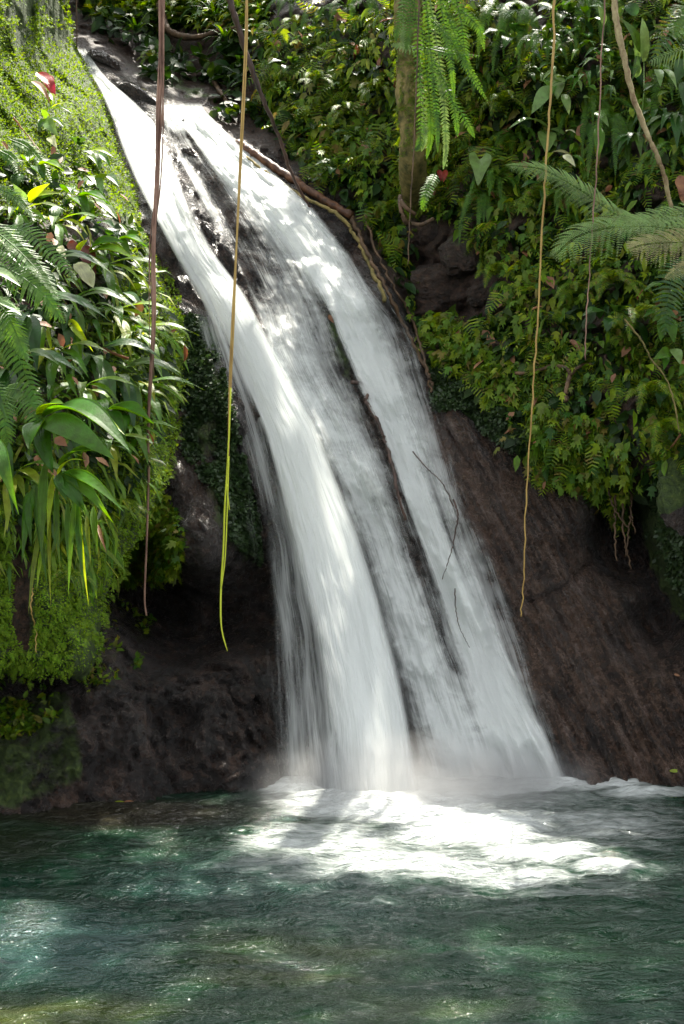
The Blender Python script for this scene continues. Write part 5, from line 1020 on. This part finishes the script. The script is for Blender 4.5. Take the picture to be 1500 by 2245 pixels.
def to_canopy(P):      # where the sun ray through P meets the height ZC
    k = (ZC - P[:, 2]) / S.z; return P[:, :2] + k[:, None] * np.array([S.x, S.y])[None]
litc = {}
for s, poly in LIT:
    xs_ = [p[0] for p in poly]; ys_ = [p[1] for p in poly]
    px, py = np.meshgrid(np.arange(min(xs_), max(xs_), 6.), np.arange(min(ys_), max(ys_), 6.)); px = px.ravel(); py = py.ravel()
    k = inpoly(px, py, poly); px, py = px[k], py[k]
    if s == 'P': Y = CAM_H * F / (py - CY)
    else: Y = SF[s](px, py)
    for a, b in np.floor(to_canopy(world(px, py, Y)) / cell).astype(int): litc[(a, b)] = 99 if s == 'P' else 1
jp = np.array([at(x, y, 11.05 - 2.25 * max(0, (y - 600) / 1150) ** .85 - .1) for x0, x1, y in [(470,560,620),(490,580,680),(510,620,740),(520,650,800),(540,680,850),(560,700,900),(570,730,950),(590,750,1000),(610,760,1060),(620,780,1120),(640,790,1180)] for x in range(x0, x1, 15)])
jp = np.concatenate([jp, [at(x, y, 6.8) for x in range(160, 292, 12) for y in range(885, 975, 12)], [at(x, y, 6.75) for x in range(-40, 50, 12) for y in range(655, 700, 12)], [at(x, y, 7.05) for x in range(-40, 150, 14) for y in range(510, 640, 14)]])
for a, b in np.floor(to_canopy(jp) / cell).astype(int): litc[(a, b)] = 9
cx0, cx1, cy0, cy1 = -4.5, 8.0, 6.5, 21.0
half = set()
hp = [at(x, y, 11.05 - 2.25 * max(0, (y - 600) / 1150) ** .85 - .1) for y in range(1150, 1750, 30) for x in range(640 + (y - 1150) // 5, 820 + (y - 1150) // 5, 12)]
hp += [surf(x, y, 'A', .1) for y in range(420, 1700, 24) for x in range(int(lut(L2, y)), int(lut(R2, y)), 14)]
for a, b in np.floor(to_canopy(np.array(hp)) / cell).astype(int): half.add((a, b))
tm = []; tt = []
for a in range(int(cx0 / cell), int(cx1 / cell)):
    for b in range(int(cy0 / cell), int(cy1 / cell)):
        if (a, b) in litc and (litc[(a, b)] > 8 or random.random() < .96): continue
        x, y = (a + .5) * cell, (b + .5) * cell
        thick = 3 if (x > 1.2 and y > 12.5) else 2
        gz = (x - 0.5) * 0 + y - ZC * S.y / S.z      # ground point this cell shades
        if gz < 8.2: thick = 2 - (random.random() < .22)
        if (a, b) in half: thick = 1 if random.random() < .75 else 0
        rim = min(x - cx0, cx1 - x, y - cy0, cy1 - y)
        if rim < 1.2 and random.random() > rim / 1.2: continue
        if random.random() < 0.015: continue
        for q in range(thick):
            zz = ZC + random.uniform(-.5, .9); k = (zz - ZC) / S.z
            c = np.array([x + random.uniform(-.1, .1) + k * S.x, y + random.uniform(-.1, .1) + k * S.y, zz])
            th = random.uniform(0, 6.28); ax = np.array([math.cos(th), math.sin(th), random.uniform(-.5, .1)]); ax /= np.linalg.norm(ax)
            nn = np.array([random.uniform(-.5, .5), random.uniform(-.5, .5), 1.0]); nn -= ax * nn.dot(ax); nn /= np.linalg.norm(nn)
            sz = random.uniform(.2, .36); tm.append(np.stack([ax, np.cross(ax, nn) * 1.5, nn], -1) * sz); tt.append(c - ax * sz * .5)
ct = empty('added_shade_tree', (5.0, 10.4, 1.0)); tag(ct, 'added unseen tree above the picture, its crown shaped to shade the gorge', 'tree')
cr = scatter_mesh('crown', T_OVAL[0], T_OVAL[1], np.array(tm), np.array(tt), M['ivydark']); rel(cr, ct)  # leaves added out of view to block sun outside the lit areas
mb = MB(); tube_mb(mb, spline([(5.6,10.4,1.0),(5.5,10.6,4),(5.0,11.2,8.5),(4.0,12,11.8)], 24), [.28 - .005 * i for i in range(25)], 12); rel(mb.build('trunk', M['trunk']), ct)
for e in ((-2,9,12.4),(1,8,12.5),(-3,14,12.5),(2,16,12.6),(5,8.5,12.3),(0,18,12.5)):
    mb = MB(); tube_mb(mb, spline([(4.3,11.8,11.0),((4+e[0])/2,(12+e[1])/2,12.3),e], 14), [.12 - .007 * i for i in range(15)], 8); rel(mb.build('limb', M['trunk']), ct)
